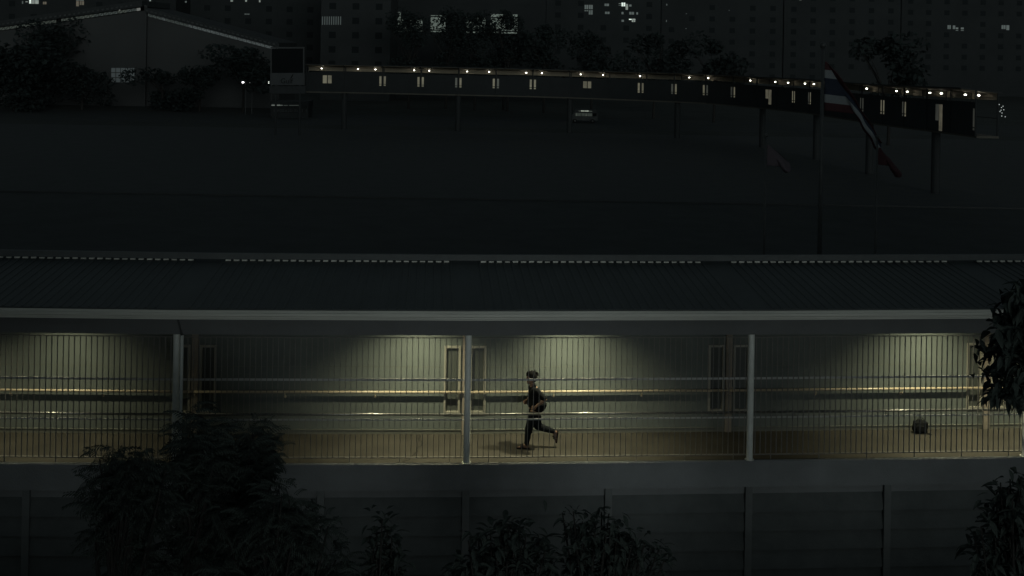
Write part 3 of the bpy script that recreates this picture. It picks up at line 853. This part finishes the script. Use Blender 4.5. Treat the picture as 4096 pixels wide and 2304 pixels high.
M_fw = [emit('far_pane_bright', (1.0, .93, .66), .085, .35, 1.5), emit('far_pane_mid', (1.0, .92, .66), .06, .35, 1.5), emit('far_pane_dim', (.95, .95, .8), .022, .4, 1.5)]
# windows per post: (left pane level, right pane level); z relative to the wall's top
WIN = {2: (0, 1), 3: (0, 0), 4: (2, 0), 5: (0, 2), 6: (0, 0), 9: (0, 1), 10: (2, 0), 11: (0, 2), 12: (2, 0), 15: (0, 0), 16: (2, 0), 19: (2, 2), 20: (0, 0), 21: (2, 0)}
nseg = len(FP) - 1
for i in range(nseg):
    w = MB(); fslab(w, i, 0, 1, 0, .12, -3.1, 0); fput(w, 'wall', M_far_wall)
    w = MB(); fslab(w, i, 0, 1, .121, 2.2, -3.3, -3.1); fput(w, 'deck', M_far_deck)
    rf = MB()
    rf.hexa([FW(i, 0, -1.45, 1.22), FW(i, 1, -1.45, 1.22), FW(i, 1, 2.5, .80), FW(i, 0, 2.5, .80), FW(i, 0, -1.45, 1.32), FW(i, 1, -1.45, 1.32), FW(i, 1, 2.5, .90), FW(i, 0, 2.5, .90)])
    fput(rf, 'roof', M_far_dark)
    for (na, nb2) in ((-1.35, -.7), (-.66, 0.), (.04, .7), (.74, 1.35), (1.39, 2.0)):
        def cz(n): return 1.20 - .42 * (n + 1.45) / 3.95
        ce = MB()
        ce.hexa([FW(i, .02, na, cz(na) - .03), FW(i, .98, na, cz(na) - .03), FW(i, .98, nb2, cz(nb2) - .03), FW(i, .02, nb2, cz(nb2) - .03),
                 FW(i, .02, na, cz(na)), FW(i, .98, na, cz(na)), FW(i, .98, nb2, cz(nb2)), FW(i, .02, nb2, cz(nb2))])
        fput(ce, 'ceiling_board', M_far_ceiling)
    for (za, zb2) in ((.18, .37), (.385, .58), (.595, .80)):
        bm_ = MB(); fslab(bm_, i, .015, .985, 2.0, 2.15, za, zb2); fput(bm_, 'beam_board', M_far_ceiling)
    hr = MB(); fslab(hr, i, 0, 1, 2.0, 2.04, -1.5, -1.44); fput(hr, 'rail', M_far_dark)
for i in range(nseg + 1):
    mb = MB()
    for n in (.0, 2.05):
        p = FP[i] + FN[i] * n
        mb.tube([p + Vector((0, 0, -3.1)), p + Vector((0, 0, 1.15 if n == 0 else .8))], .085, 8)
    fput(mb, 'column', M_far_dark)
    mb = MB(); p = FP[i] + FN[i] * 1.0
    if i % 3 == 1:
        mb.tube([Vector((p.x, p.y, GZ)), p + Vector((0, 0, -3.3))], .45, 12); fput(mb, 'pier', M_far_dark)
def far_window(i, du0, du1, z0, z1, lev, split=True):
    """a lit slit in the wall next to post i; du in metres along the wall, negative to the left"""
    seg, t0, t1 = (i, du0 / 6, du1 / 6) if du0 >= 0 and i < nseg else (i - 1, 1 + du0 / 6, 1 + du1 / 6)
    fr = MB()
    fslab(fr, seg, t0 - .012, t1 + .012, -.03, -.001, z1, z1 + .07); fslab(fr, seg, t0 - .012, t1 + .012, -.03, -.001, z0 - .07, z0)
    if split: fslab(fr, seg, t0, t1, -.022, -.004, z0 + .20, z0 + .30)
    fo = fput(fr, 'window', M_far_dark)
    pn = MB(); fslab(pn, seg, t0, t1, -.018, -.002, z0, z1); fput(pn, 'pane', M_fw[lev], fo)
for i, (a, b) in WIN.items():
    far_window(i, -.50, -.18, -1.98, -.46, a); far_window(i, .18, .50, -1.98, -.46, b)
far_window(1, -3.35, -2.70, -1.75, -.48, 0, False); far_window(1, -2.55, -1.95, -1.75, -.48, 1, False)
far_window(7, 2.30, 2.90, -1.55, -.48, 1, False); far_window(7, 3.05, 3.62, -1.55, -.48, 1, False)
far_window(13, 2.7, 3.5, -1.75, -.50, 1, False); far_window(13, 3.6, 4.4, -2.55, -.50, 1, False)
far_window(22, 2.3, 3.1, -2.05, -.45, 2, False); far_window(22, 3.2, 4.0, -3.05, -.45, 1, False)
far_window(24, -.55, -.2, -2.6, -.6, 2)
# lamps under the far roof, placed by bay and fraction along it
FLAMP = [(0, .38), (1, .34), (1, .79), (2, .81), (3, .21), (4, .22), (4, .81), (5, .82), (6, .24), (7, .28), (7, .87), (8, .89), (10, .35), (10, .93), (12, .47),
         (13, .58), (14, .24), (15, .23), (15, .77), (18, .78), (20, .21), (20, .70), (21, .69), (22, .17), (23, .15), (23, .68)]
M_flens = emit('far_lamp_lens', (1.0, .97, .86), 13.0)
lm = MB(); lm.ball((0, 0, -.04), (.115, .115, .055), 14, 8); ME_FL = lm.mesh('lens', M_flens, True)
lh = MB(); lh.tube([(0, 0, .03), (0, 0, .07)], [.07, .06], 14); lh.tube([(0, 0, .07), (0, 0, .30)], .02, 6); ME_FH = lh.mesh('housing', M_lampbody)
for q, (i, t) in enumerate(FLAMP):
    p = FW(i, t, 1.05, .62)
    o = thing('ceiling_lamp', '%s from the left of the small lit round lamps under the far walkway roof' % ORD[q], 'lamp', p, 'lit ceiling lamps along the far walkway')
    link('housing', ME_FH, o); link('lens', ME_FL, o)

# ------------------------------------------------------------------ sign tower with the dark screen
SY = 190.0
s0 = at(1085, 460, SY); s0.z = GZ
st = thing('sign_tower', 'tall sign tower with an unlit dark screen above a pale board lettered Gulf', 'sign', s0)
def spx(px, py, dy=0.0): return at(px, py, SY + dy) - s0
def plate(x0, y0, x1, y1, d0, d1, name, m, parent=st):
    a, b, c, d = spx(x0, y1), spx(x1, y1), spx(x1, y0), spx(x0, y0)
    mb = MB()
    mb.hexa([a + Vector((0, d0, 0)), b + Vector((0, d0, 0)), b + Vector((0, d1, 0)), a + Vector((0, d1, 0)), d + Vector((0, d0, 0)), c + Vector((0, d0, 0)), c + Vector((0, d1, 0)), d + Vector((0, d1, 0))])
    return mb.build(name, m, parent)
M_signw = mat('sign_board', (.055, .06, .063), .6, var=.08, scale=1)
M_signf = mat('sign_frame', (.055, .06, .06), .6, var=.1, scale=1)
M_black = mat('dark_screen', (.012, .014, .015), .9, var=.05, scale=1, spec=.05)
fr = MB()
fo = plate(1083, 188, 1218, 194, -.25, .25, 'frame', M_signf)
for (a, b) in ((1083, 1088), (1213, 1218)): plate(a, 194.5, b, 291, -.25, .25, 'frame', M_signf)
plate(1088.5, 194.5, 1212.5, 291, -.1, .15, 'screen', M_black)
pb_ = plate(1082, 292, 1219, 340, -.2, .2, 'name_board', M_signw)
plate(1078, 345, 1222, 374, -.15, .15, 'lower_board', mat('worn_board', (.032, .036, .038), .7, var=.3, scale=1.5))
for a in (1100, 1196): plate(a, 341, a + 8, 344.6, -.1, .1, 'post', M_signf)
for a in (1100, 1196):
    mb = MB(); p = spx(a + 4, 375); mb.tube([(p.x, 0, 0), (p.x, 0, p.z)], .16, 10); mb.build('post', M_far_dark, st)
# lettering: Gulf with a slanted stroke above the last letters
cu = bpy.data.curves.new('lettering', 'FONT'); cu.body = 'Gulf'; cu.size = 1.0; cu.extrude = .02
to = bpy.data.objects.new('lettering', cu); COL.objects.link(to)
dg = bpy.context.evaluated_depsgraph_get(); dg.update()
tme = bpy.data.meshes.new_from_object(to.evaluated_get(dg)); bpy.data.objects.remove(to); bpy.data.curves.remove(cu)
tme.materials.clear(); tme.materials.append(M_black)
xs = [v.co.x for v in tme.vertices]; wid = max(xs) - min(xs)
tl = spx(1124, 333); tr_ = spx(1173, 333)
ks = (tr_.x - tl.x) / wid
lo = link('lettering', tme, pb_); lo.scale = (ks, ks, 1); lo.rotation_euler = (pi / 2, 0, 0); lo.location = (tl.x - min(xs) * ks, -.22, tl.z)
mb = MB(); a, b = spx(1162, 313), spx(1174, 297)
mb.hexa([a + Vector((0, -.24, 0)), a + Vector((.2, -.24, 0)), a + Vector((.2, -.21, 0)), a + Vector((0, -.21, 0)), b + Vector((-.1, -.24, 0)), b + Vector((.05, -.24, 0)), b + Vector((.05, -.21, 0)), b + Vector((-.1, -.21, 0))])
mb.build('lettering', M_black, pb_)
# low canopy behind the sign: a lit fascia strip with a band of pale uneven lettering below it
c0 = at(1085, 470, 232); c0.z = GZ
ca = thing('kiosk', 'low dark kiosk with a thin lit strip below the Gulf sign', 'kiosk', c0)
def cpx(px, py): return at(px, py, 232) - c0
def cplate(x0, y0, x1, y1, d0, d1, name, m):
    a, b, c, d = cpx(x0, y1), cpx(x1, y1), cpx(x1, y0), cpx(x0, y0)
    mb = MB(); D0, D1 = Vector((0, d0, 0)), Vector((0, d1, 0))
    mb.hexa([a + D0, b + D0, b + D1, a + D1, d + D0, c + D0, c + D1, d + D1]); return mb.build(name, m, ca)
cplate(1080, 405, 1235, 428, .05, 5, 'canopy', M_far_dark)
cplate(1084, 428.5, 1232, 492, .3, 5, 'kiosk_body', M_far_dark)
cplate(1086, 419.5, 1121, 423, -.06, .03, 'strip_light', emit('strip_bright', (.85, .95, .85), .11))
cplate(1122, 419.5, 1131, 423, -.06, .03, 'strip_light', emit('strip_mid', (.85, .95, .85), .05))
cplate(1135, 420, 1150, 423, -.06, .03, 'strip_light', emit('strip_dim', (.85, .95, .85), .018))
cplate(1157, 420, 1196, 423, -.06, .03, 'strip_light', MATS['strip_dim'])
cplate(1087, 417, 1120, 418.2, -.06, .03, 'strip_light', MATS['strip_mid'])
M_goods = mat('pale_goods', (.07, .075, .075), .8, var=.4, scale=2)
rk = random.Random(9); x = 1094
while x < 1228:
    wdt = rk.uniform(4, 10)
    cplate(x, 437 + rk.uniform(-1, 3), x + wdt, 449 + rk.uniform(-2, 1), .1, .28, 'goods', M_goods); x += wdt + rk.uniform(1.5, 4)

# ------------------------------------------------------------------ minibus passing on the far road
BY = 232.0
b0 = at(2335, 492, BY); b0.z = GZ + .004
bus = thing('minibus', 'dark minibus with a lit roof strip and one bright headlamp, driving left', 'minibus', b0)
M_busb = mat('bus_paint', (.05, .055, .055), .4, var=.1, scale=1)
def bplate(x0, y0, x1, y1, d0, d1, name, m, parent=bus):
    a, c = at(x0, y1, BY) - b0, at(x1, y0, BY) - b0
    mb = MB(); mb.box(a.x, c.x, d0, d1, a.z, c.z); return mb.build(name, m, parent)
# body with a raked nose and rounded roof edges
Lh, Wd = 2.45, 1.75
prof = [(-2.45, .45), (2.5, .45), (2.55, 1.3), (2.45, 2.25), (2.2, 2.42), (-1.2, 2.42), (-1.5, 2.3), (-2.0, 1.45), (-2.42, 1.2)]
mb = MB(); k = len(prof)
for y_ in (0, Wd): mb.v += [(px, y_, pz) for px, pz in prof]
mb.f.append(tuple(range(k))); mb.f.append(tuple(reversed(range(k, 2 * k))))
for j in range(k): mb.f.append((j, k + j, k + (j + 1) % k, (j + 1) % k))
bb = mb.build('body', M_busb, bus)
for wx in (-1.6, 1.6):
    for wy in (.02, Wd - .22):
        mb = MB(); mb.tube([(wx, wy - .04, .36), (wx, wy + .2, .36)], .36, 18); wh = mb.build('wheel', M_sandal, bus)
        mb = MB(); mb.tube([(wx, wy - .05, .36), (wx, wy - .03, .36)], .19, 14); mb.build('rim', M_pole, wh)
E1, E2, E3 = emit('bus_window_lit', (.85, .95, .8), .035, .4, 2), emit('bus_window_dim', (.85, .95, .8), .014, .5, 2), emit('bus_strip', (.9, 1., .82), .30, .5, 3)
for (xa, xb, m) in ((-2.05 + .0, -1.62, None), (-1.5, -1.15, E1), (-1.05, -.55, E2), (-.45, .15, E2), (.25, .55, E1), (.65, 1.5, E2), (1.6, 2.3, M_black)):
    if m is None: continue
    mb = MB(); mb.box(xa, xb, -.02, -.003, 1.25, 1.78); mb.build('window', m, bus)
mb = MB(); mb.box(-.55, .85, -.02, -.003, 2.08, 2.26); mb.build('lit_strip', E3, bus)
mb = MB(); mb.box(-.95, -.72, -.02, -.003, 2.08, 2.24); mb.build('lit_strip', E1, bus)
mb = MB(); mb.box(.92, 1.5, -.02, -.003, 2.05, 2.22); mb.build('lit_strip', E1, bus)
for hy in (.12, Wd - .15):
    mb = MB(); mb.ball((-2.42, hy, .85), (.10, .16, .13), 12, 8); mb.build('headlight', emit('headlamp', (1, 1, .95), 6.0), bus, True)
mb = MB(); mb.ball((-2.2, -.06, 1.78), (.085, .06, .075), 10, 8); mb.build('side_lamp', emit('marker_lamp', (1, 1, .95), 3.0), bus, True)
mb = MB(); mb.tube([(-1.95, .0, 1.6), (-2.2, -.06, 1.7)], .03, 6); mb.build('mirror_arm', M_busb, bus)

# ------------------------------------------------------------------ gabled hall behind the square, upper left
HY = 262.0
h0 = at(578, 340, HY); h0.z = GZ
ha = thing('hall', 'large grey gabled hall with pale lattice strips under both roof slopes', 'hall', h0)
def hp(px, py, dy=0.0): return at(px, py, HY) - h0 + Vector((0, dy, 0))
M_hall = mat('hall_wall', (.056, .058, .058), .85, var=.12, scale=.08)
M_hroof = mat('hall_roof', (.03, .034, .035), .8, var=.2, scale=.3)
LW = [(-330, 158), (575, 28)]           # left slope: lower edge of the lattice strip
RW = [(585, 52), (1150, 201)]
def ln(Lw, px): return Lw[0][1] + (Lw[1][1] - Lw[0][1]) * (px - Lw[0][0]) / (Lw[1][0] - Lw[0][0])
def solid(face, name, m, dy0, dy1, parent=ha):
    mb = MB(); k = len(face)
    mb.v = [tuple(p + Vector((0, dy0, 0))) for p in face] + [tuple(p + Vector((0, dy1, 0))) for p in face]
    mb.f = [tuple(range(k)), tuple(reversed(range(k, 2 * k)))] + [(j, k + j, k + (j + 1) % k, (j + 1) % k) for j in range(k)]
    return mb.build(name, m, parent)
G_ = lambda px: Vector((hp(px, 300).x, 0, 0))
solid([G_(-330), G_(579), hp(579, 42), hp(-330, ln(LW, -330) + 14)], 'wall', M_hall, 0, 20)
solid([G_(580), G_(1116), hp(1116, ln(RW, 1116) + 1), hp(580, 64)], 'wall', M_hall, .6, 20)
solid([hp(-330, ln(LW, -330) - 26), hp(575, ln(LW, 575) - 26), hp(575, ln(LW, 575) - 2), hp(-330, ln(LW, -330) - 2)], 'roof', M_hroof, -1.2, 20)
solid([hp(585, ln(RW, 585) - 22), hp(1120, ln(RW, 1120) - 22), hp(1120, ln(RW, 1120) - 2), hp(585, ln(RW, 585) - 2)], 'roof', M_hroof, -1.2, 20)
mb = MB(); a, b = hp(580, 350), hp(580, 20); mb.box(a.x - .25, a.x + .25, -.6, -.01, 0, b.z); mb.build('corner_column', M_hall, ha)
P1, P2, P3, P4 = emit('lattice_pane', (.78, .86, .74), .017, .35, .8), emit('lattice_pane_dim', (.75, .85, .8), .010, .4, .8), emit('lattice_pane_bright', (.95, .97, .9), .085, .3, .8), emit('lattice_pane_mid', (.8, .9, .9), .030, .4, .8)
rp_ = random.Random(21)
M_mull = mat('lattice_steel', (.05, .055, .055), .7, var=.1)
def strip(Lw, xa, xb, step, bright):
    x = xa
    while x < xb:
        x1 = min(x + step - 2.2, xb)
        m = bright(x)
        if m is not None:
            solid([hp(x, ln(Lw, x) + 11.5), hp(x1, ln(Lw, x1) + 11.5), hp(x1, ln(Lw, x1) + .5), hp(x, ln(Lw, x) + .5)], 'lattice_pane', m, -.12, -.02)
        solid([hp(x, ln(Lw, x) - 8), hp(x + 9, ln(Lw, x + 9) - 8), hp(x + 9, ln(Lw, x + 9) - 14), hp(x, ln(Lw, x) - 14)], 'rafter_end', M_signf, -1.5, -1.25)
        # diagonal and upright of the truss in front of the pane
        solid([hp(x + 1, ln(Lw, x) + 12), hp(x + 3, ln(Lw, x) + 12), hp(x1, ln(Lw, x1) + .5), hp(x1 - 2, ln(Lw, x1) + .5)], 'lattice_bar', M_mull, -.30, -.18)
        x += step
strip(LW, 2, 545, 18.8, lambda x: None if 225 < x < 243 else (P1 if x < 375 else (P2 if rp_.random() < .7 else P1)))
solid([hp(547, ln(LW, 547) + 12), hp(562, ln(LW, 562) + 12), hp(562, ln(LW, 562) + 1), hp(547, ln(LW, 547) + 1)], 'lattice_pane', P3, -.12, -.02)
mb = MB(); p = hp(480, 40); mb.ball(p + Vector((0, -.3, 0)), (.16, .1, .09), 10, 6); mb.build('wall_lamp', emit('small_wall_lamp', (.95, 1, .9), .25), ha)
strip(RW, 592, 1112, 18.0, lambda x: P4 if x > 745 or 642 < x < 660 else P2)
# gate screen at its foot
M_gate = emit('gate_glow', (.8, .9, .92), .012, .4, .6)
for cx in range(5):
    for cy in range(3):
        x0 = 446 + cx * 19; y0 = 272 + cy * 20
        solid([hp(x0, y0 + 17), hp(x0 + 16, y0 + 17), hp(x0 + 16, y0), hp(x0, y0)], 'gate_pane', M_gate, -.1, -.02)

# ------------------------------------------------------------------ dark city blocks closing the view, with their few lit windows
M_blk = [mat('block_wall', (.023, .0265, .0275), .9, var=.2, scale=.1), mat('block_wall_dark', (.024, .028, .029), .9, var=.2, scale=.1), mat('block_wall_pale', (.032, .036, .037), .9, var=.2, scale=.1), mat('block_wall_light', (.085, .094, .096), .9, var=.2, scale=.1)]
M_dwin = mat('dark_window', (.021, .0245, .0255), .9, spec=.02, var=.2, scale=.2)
E = {'w': emit('room_white', (.86, .98, .90), .75, .5, .6), 'm': emit('room_soft', (.85, .95, .86), .16, .5, .7), 'd': emit('room_dim', (.80, .92, .88), .035, .5, .7), 'a': emit('room_warm', (.95, .80, .60), .055, .5, .7), 'f': emit('faint_shutter', (.82, .92, .9), .013, .3, .5), 'g': emit('room_green', (.80, .95, .82), .075, .35, .5)}
def block(px0, px1, y, top, depth, mi, label, wins, floors=3.4, grid=True, name='building'):
    a, b = at(px0, 200, y), at(px1, 200, y)
    c = Vector(((a.x + b.x) / 2, y, GZ))
    t = thing(name, label, 'building', c)
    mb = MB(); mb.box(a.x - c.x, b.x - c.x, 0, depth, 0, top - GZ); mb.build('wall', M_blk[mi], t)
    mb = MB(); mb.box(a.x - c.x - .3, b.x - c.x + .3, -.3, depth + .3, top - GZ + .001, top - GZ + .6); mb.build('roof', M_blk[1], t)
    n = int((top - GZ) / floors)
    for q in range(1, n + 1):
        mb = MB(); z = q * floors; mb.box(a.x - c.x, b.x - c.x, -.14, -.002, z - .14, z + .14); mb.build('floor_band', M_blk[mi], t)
    if grid:
        wn_ = max(3, int((b.x - a.x) / 5.5))
        gm = MB(); gm.box(-.8, .8, -.05, -.003, 0, 1.5); gme = gm.mesh('window', M_dwin)
        for q in range(0, n):
            for j in range(wn_):
                xx = (a.x - c.x) + (j + .5) * (b.x - a.x) / wn_; zz = q * floors + 1.0
                X = (xx + c.x) * F / y + 2048; Yp = HORIZON + (CAMH - (zz + GZ)) * F / y + ROLL * (X - 2048)
                if any(w[0] - 25 < X < w[2] + 25 and w[1] - 28 < Yp < w[3] + 28 for w in wins): continue
                if not (-60 < X < 4160 and -30 < Yp < 320): continue
                link('window', gme, t, (xx, 0, zz))
    for (x0, y0, x1, y1, e) in wins:
        p, q = at(x0, y1, y) - c, at(x1, y0, y) - c
        mb = MB(); mb.box(p.x, q.x, -.06, -.004, p.z, q.z); wo_ = mb.build('window', E[e], t)
        if x1 - x0 > 12:
            fm = MB(); xm = (p.x + q.x) / 2; fm.box(xm - .05, xm + .05, -.09, -.065, p.z, q.z); fm.box(p.x - .06, q.x + .06, -.09, -.065, q.z + .001, q.z + .12); fm.build('frame', M_mull, wo_)
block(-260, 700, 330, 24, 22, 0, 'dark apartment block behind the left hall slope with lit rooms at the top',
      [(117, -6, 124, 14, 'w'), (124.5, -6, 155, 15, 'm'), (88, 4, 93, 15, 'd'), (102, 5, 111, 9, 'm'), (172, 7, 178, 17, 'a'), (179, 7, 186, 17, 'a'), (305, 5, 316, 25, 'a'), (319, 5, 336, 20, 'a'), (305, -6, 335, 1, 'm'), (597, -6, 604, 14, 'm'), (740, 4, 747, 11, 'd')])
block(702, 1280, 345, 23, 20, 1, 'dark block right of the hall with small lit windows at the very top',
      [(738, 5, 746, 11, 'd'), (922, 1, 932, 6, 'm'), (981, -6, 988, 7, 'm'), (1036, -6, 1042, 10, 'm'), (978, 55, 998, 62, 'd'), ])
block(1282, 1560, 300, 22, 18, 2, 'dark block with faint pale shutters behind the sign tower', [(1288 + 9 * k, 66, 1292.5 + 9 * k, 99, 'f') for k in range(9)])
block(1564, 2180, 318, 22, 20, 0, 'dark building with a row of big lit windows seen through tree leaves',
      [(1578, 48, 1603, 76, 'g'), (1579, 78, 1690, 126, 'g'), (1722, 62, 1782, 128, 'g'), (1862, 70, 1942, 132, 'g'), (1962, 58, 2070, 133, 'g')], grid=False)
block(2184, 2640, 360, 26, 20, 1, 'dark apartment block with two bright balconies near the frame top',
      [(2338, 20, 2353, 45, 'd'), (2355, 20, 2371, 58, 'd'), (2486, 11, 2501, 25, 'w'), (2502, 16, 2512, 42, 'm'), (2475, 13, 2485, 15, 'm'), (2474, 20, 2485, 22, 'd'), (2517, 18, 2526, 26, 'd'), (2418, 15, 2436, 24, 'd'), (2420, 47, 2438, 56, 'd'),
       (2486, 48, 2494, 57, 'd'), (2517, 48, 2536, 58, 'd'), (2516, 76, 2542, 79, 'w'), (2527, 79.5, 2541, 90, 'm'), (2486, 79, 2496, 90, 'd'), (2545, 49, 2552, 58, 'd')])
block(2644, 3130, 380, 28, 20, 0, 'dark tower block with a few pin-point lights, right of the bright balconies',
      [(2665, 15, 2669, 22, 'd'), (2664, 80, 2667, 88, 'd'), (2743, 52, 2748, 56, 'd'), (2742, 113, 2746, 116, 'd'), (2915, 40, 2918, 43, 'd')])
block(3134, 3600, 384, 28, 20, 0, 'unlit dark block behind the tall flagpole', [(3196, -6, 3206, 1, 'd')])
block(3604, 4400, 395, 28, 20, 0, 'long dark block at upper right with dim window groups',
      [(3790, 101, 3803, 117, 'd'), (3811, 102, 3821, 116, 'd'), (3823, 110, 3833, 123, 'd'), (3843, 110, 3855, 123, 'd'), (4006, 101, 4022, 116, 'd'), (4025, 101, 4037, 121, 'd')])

# ------------------------------------------------------------------ trees across the square
rb = random.Random(31)
def far_tree(px, py_top, y, width, label, n=900, leaf=.35, lobes=7, flat=.6, base_frac=.35):
    top = at(px, py_top, y)
    loc = Vector((top.x, y, GZ))
    H = top.z - GZ
    t = thing('tree', label, 'tree', loc, 'trees across the square')
    mb = MB()
    mb.tube([(0, 0, 0), (.1, 0, H * .3), (.0, 0, H * .6)], [.28, .22, .14], 8)
    for q in range(6):
        a = rb.uniform(0, 2 * pi); mb.tube([(0.05, 0, H * rb.uniform(.3, .5)), (cos(a) * width * .25, sin(a) * width * .25, H * .68), (cos(a) * width * .4, sin(a) * width * .4, H * .82)], [.12, .08, .04], 6)
    mb.build('trunk', M_bark, t)
    cr_ = MB()
    cs = [(Vector((rb.gauss(0, width * .24), rb.gauss(0, width * .2), H * rb.uniform(base_frac + .12, .93))), rb.uniform(.20, .34) * width) for _ in range(lobes)]
    cs.append((Vector((0, 0, H - width * .18)), width * .18))
    for q in range(n):
        c, rad = rb.choice(cs)
        d = Vector((rb.gauss(0, 1), rb.gauss(0, 1), rb.gauss(0, 1))).normalized() * rad * rb.uniform(.3, 1.05) ** .6
        d.z *= flat
        p = c + d
        a = Vector((rb.gauss(0, 1), rb.gauss(0, 1), rb.gauss(0, .6))).normalized() * leaf * rb.uniform(.6, 1.5)
        b = a.cross(Vector((rb.gauss(0, 1), rb.gauss(0, 1), rb.gauss(0, 1)))).normalized() * leaf * rb.uniform(.3, .7)
        cr_.quad(p - a, p - b, p + a, p + b)
    cr_.build('crown', M_leaf2, t)
for a in ((975, 188, 246, 12.5, 'wide layered dark tree in front of the right hall slope', 2600, .45, 13, .4, .30),
          (800, 266, 248, 9.5, 'low dark tree under the right hall slope, left of the layered tree', 1500, .42, 9, .6, .0),
          (650, 270, 249, 9.5, 'low dark tree just right of the hall corner', 1500, .42, 9, .6, .0),
          (330, 258, 246, 9.0, 'dark bushy tree at the foot of the hall left of its gate', 1400, .40, 9, .7, .0),
          (60, 190, 240, 14.0, 'big dark tree at the left edge in front of the hall', 3000, .50, 13, .8, .0),
          (175, 112, 252, 14.0, 'tall dark tree covering the left hall wall', 3000, .50, 13, .9, .1),
          (1640, 44, 270, 10.0, 'dark tree covering the leftmost of the big lit windows', 2900, .34, 12, .9, .2),
          (1790, 38, 272, 10.0, 'dark tree before the second of the big lit windows', 2900, .34, 12, .9, .2),
          (1905, 44, 268, 9.0, 'dark tree before the third of the big lit windows', 2900, .34, 12, .9, .2),
          (2020, 36, 270, 9.0, 'thin-leaved dark tree before the rightmost big lit windows', 3000, .30, 12, .9, .25),
          (2035, 48, 266, 6.5, 'slim dark tree crossing the rightmost of the big lit windows', 2200, .28, 9, .9, .35),
          (2180, 90, 262, 11.0, 'dark tree above the far walkway left of the double window', 1800, .45, 9, .8, .2),
          (2370, 130, 258, 11.0, 'dark tree behind the far walkway above the passing minibus', 1800, .45, 9, .8, .2),
          (2620, 120, 250, 11.0, 'dark tree behind the bend of the far walkway', 1800, .45, 9, .8, .2),
          (2860, 150, 240, 10.0, 'dark tree behind the far walkway left of the flagpoles', 1800, .45, 9, .8, .2),
          (3560, 140, 190, 10.0, 'dark tree behind the far walkway right of the tall flag', 1800, .45, 9, .8, .2)):
    far_tree(*a)

# street lights glimpsed beside the sign
def street_light(px, py, y, h, s, label, e):
    p = at(px, py, y); loc = Vector((p.x, y, GZ))
    t = thing('street_lamp', label, 'street lamp', loc)
    z = p.z - GZ
    mb = MB(); mb.tube([(.5, .1, 0), (.5, .1, z + .2), (.1, 0, z + .25)], [.09, .06, .05], 8); mb.build('pole', M_pole, t)
    mb = MB(); mb.ball((0, 0, z + .12), (.28, .18, .08), 10, 6); mb.build('lamp_head', M_pole, t)
    for q in range(h):
        mb = MB(); mb.ball((0, -.02, z - q * .26), (s, s, s * .8), 12, 8); mb.build('bulb', e, t, True)
street_light(972, 329, 240, 1, .22, 'bright white lamp among the trees left of the sign tower', emit('street_bulb', (1, .97, 1), 4.0))
street_light(998, 331, 242, 1, .12, 'small dim lamp just right of the bright white lamp', emit('street_bulb_dim', (.95, 1, .95), .5))
street_light(1075, 327, 236, 2, .10, 'pair of small lamps one above the other at the left of the sign board', emit('street_bulb_mid', (.95, 1, .92), 1.4))
# string of tiny lights on a dark stall at the far right
s_ = at(4008, 455, 125); s_.z = GZ
sl = thing('light_string', 'cluster of tiny white lights hanging at the right end of the far walkway', 'fairy lights', s_)
E_t = emit('tiny_bulb', (.9, 1, .97), .5)
wire = MB(); pts = []
for (x, y) in ((3997, 418), (4006, 430), (4015, 439), (4000, 446), (4008, 452), (4007, 464), (4021, 467), (4012, 425), (4004, 441)):
    p = at(x, y, 125) - s_; pts.append(p)
    mb = MB(); mb.ball(p, .045, 8, 6); mb.build('bulb', E_t, sl)
wire.tube(sorted(pts, key=lambda p: -p.z) + [Vector((0, 0, 0))], .012, 5); wire.build('wire', M_mull, sl)
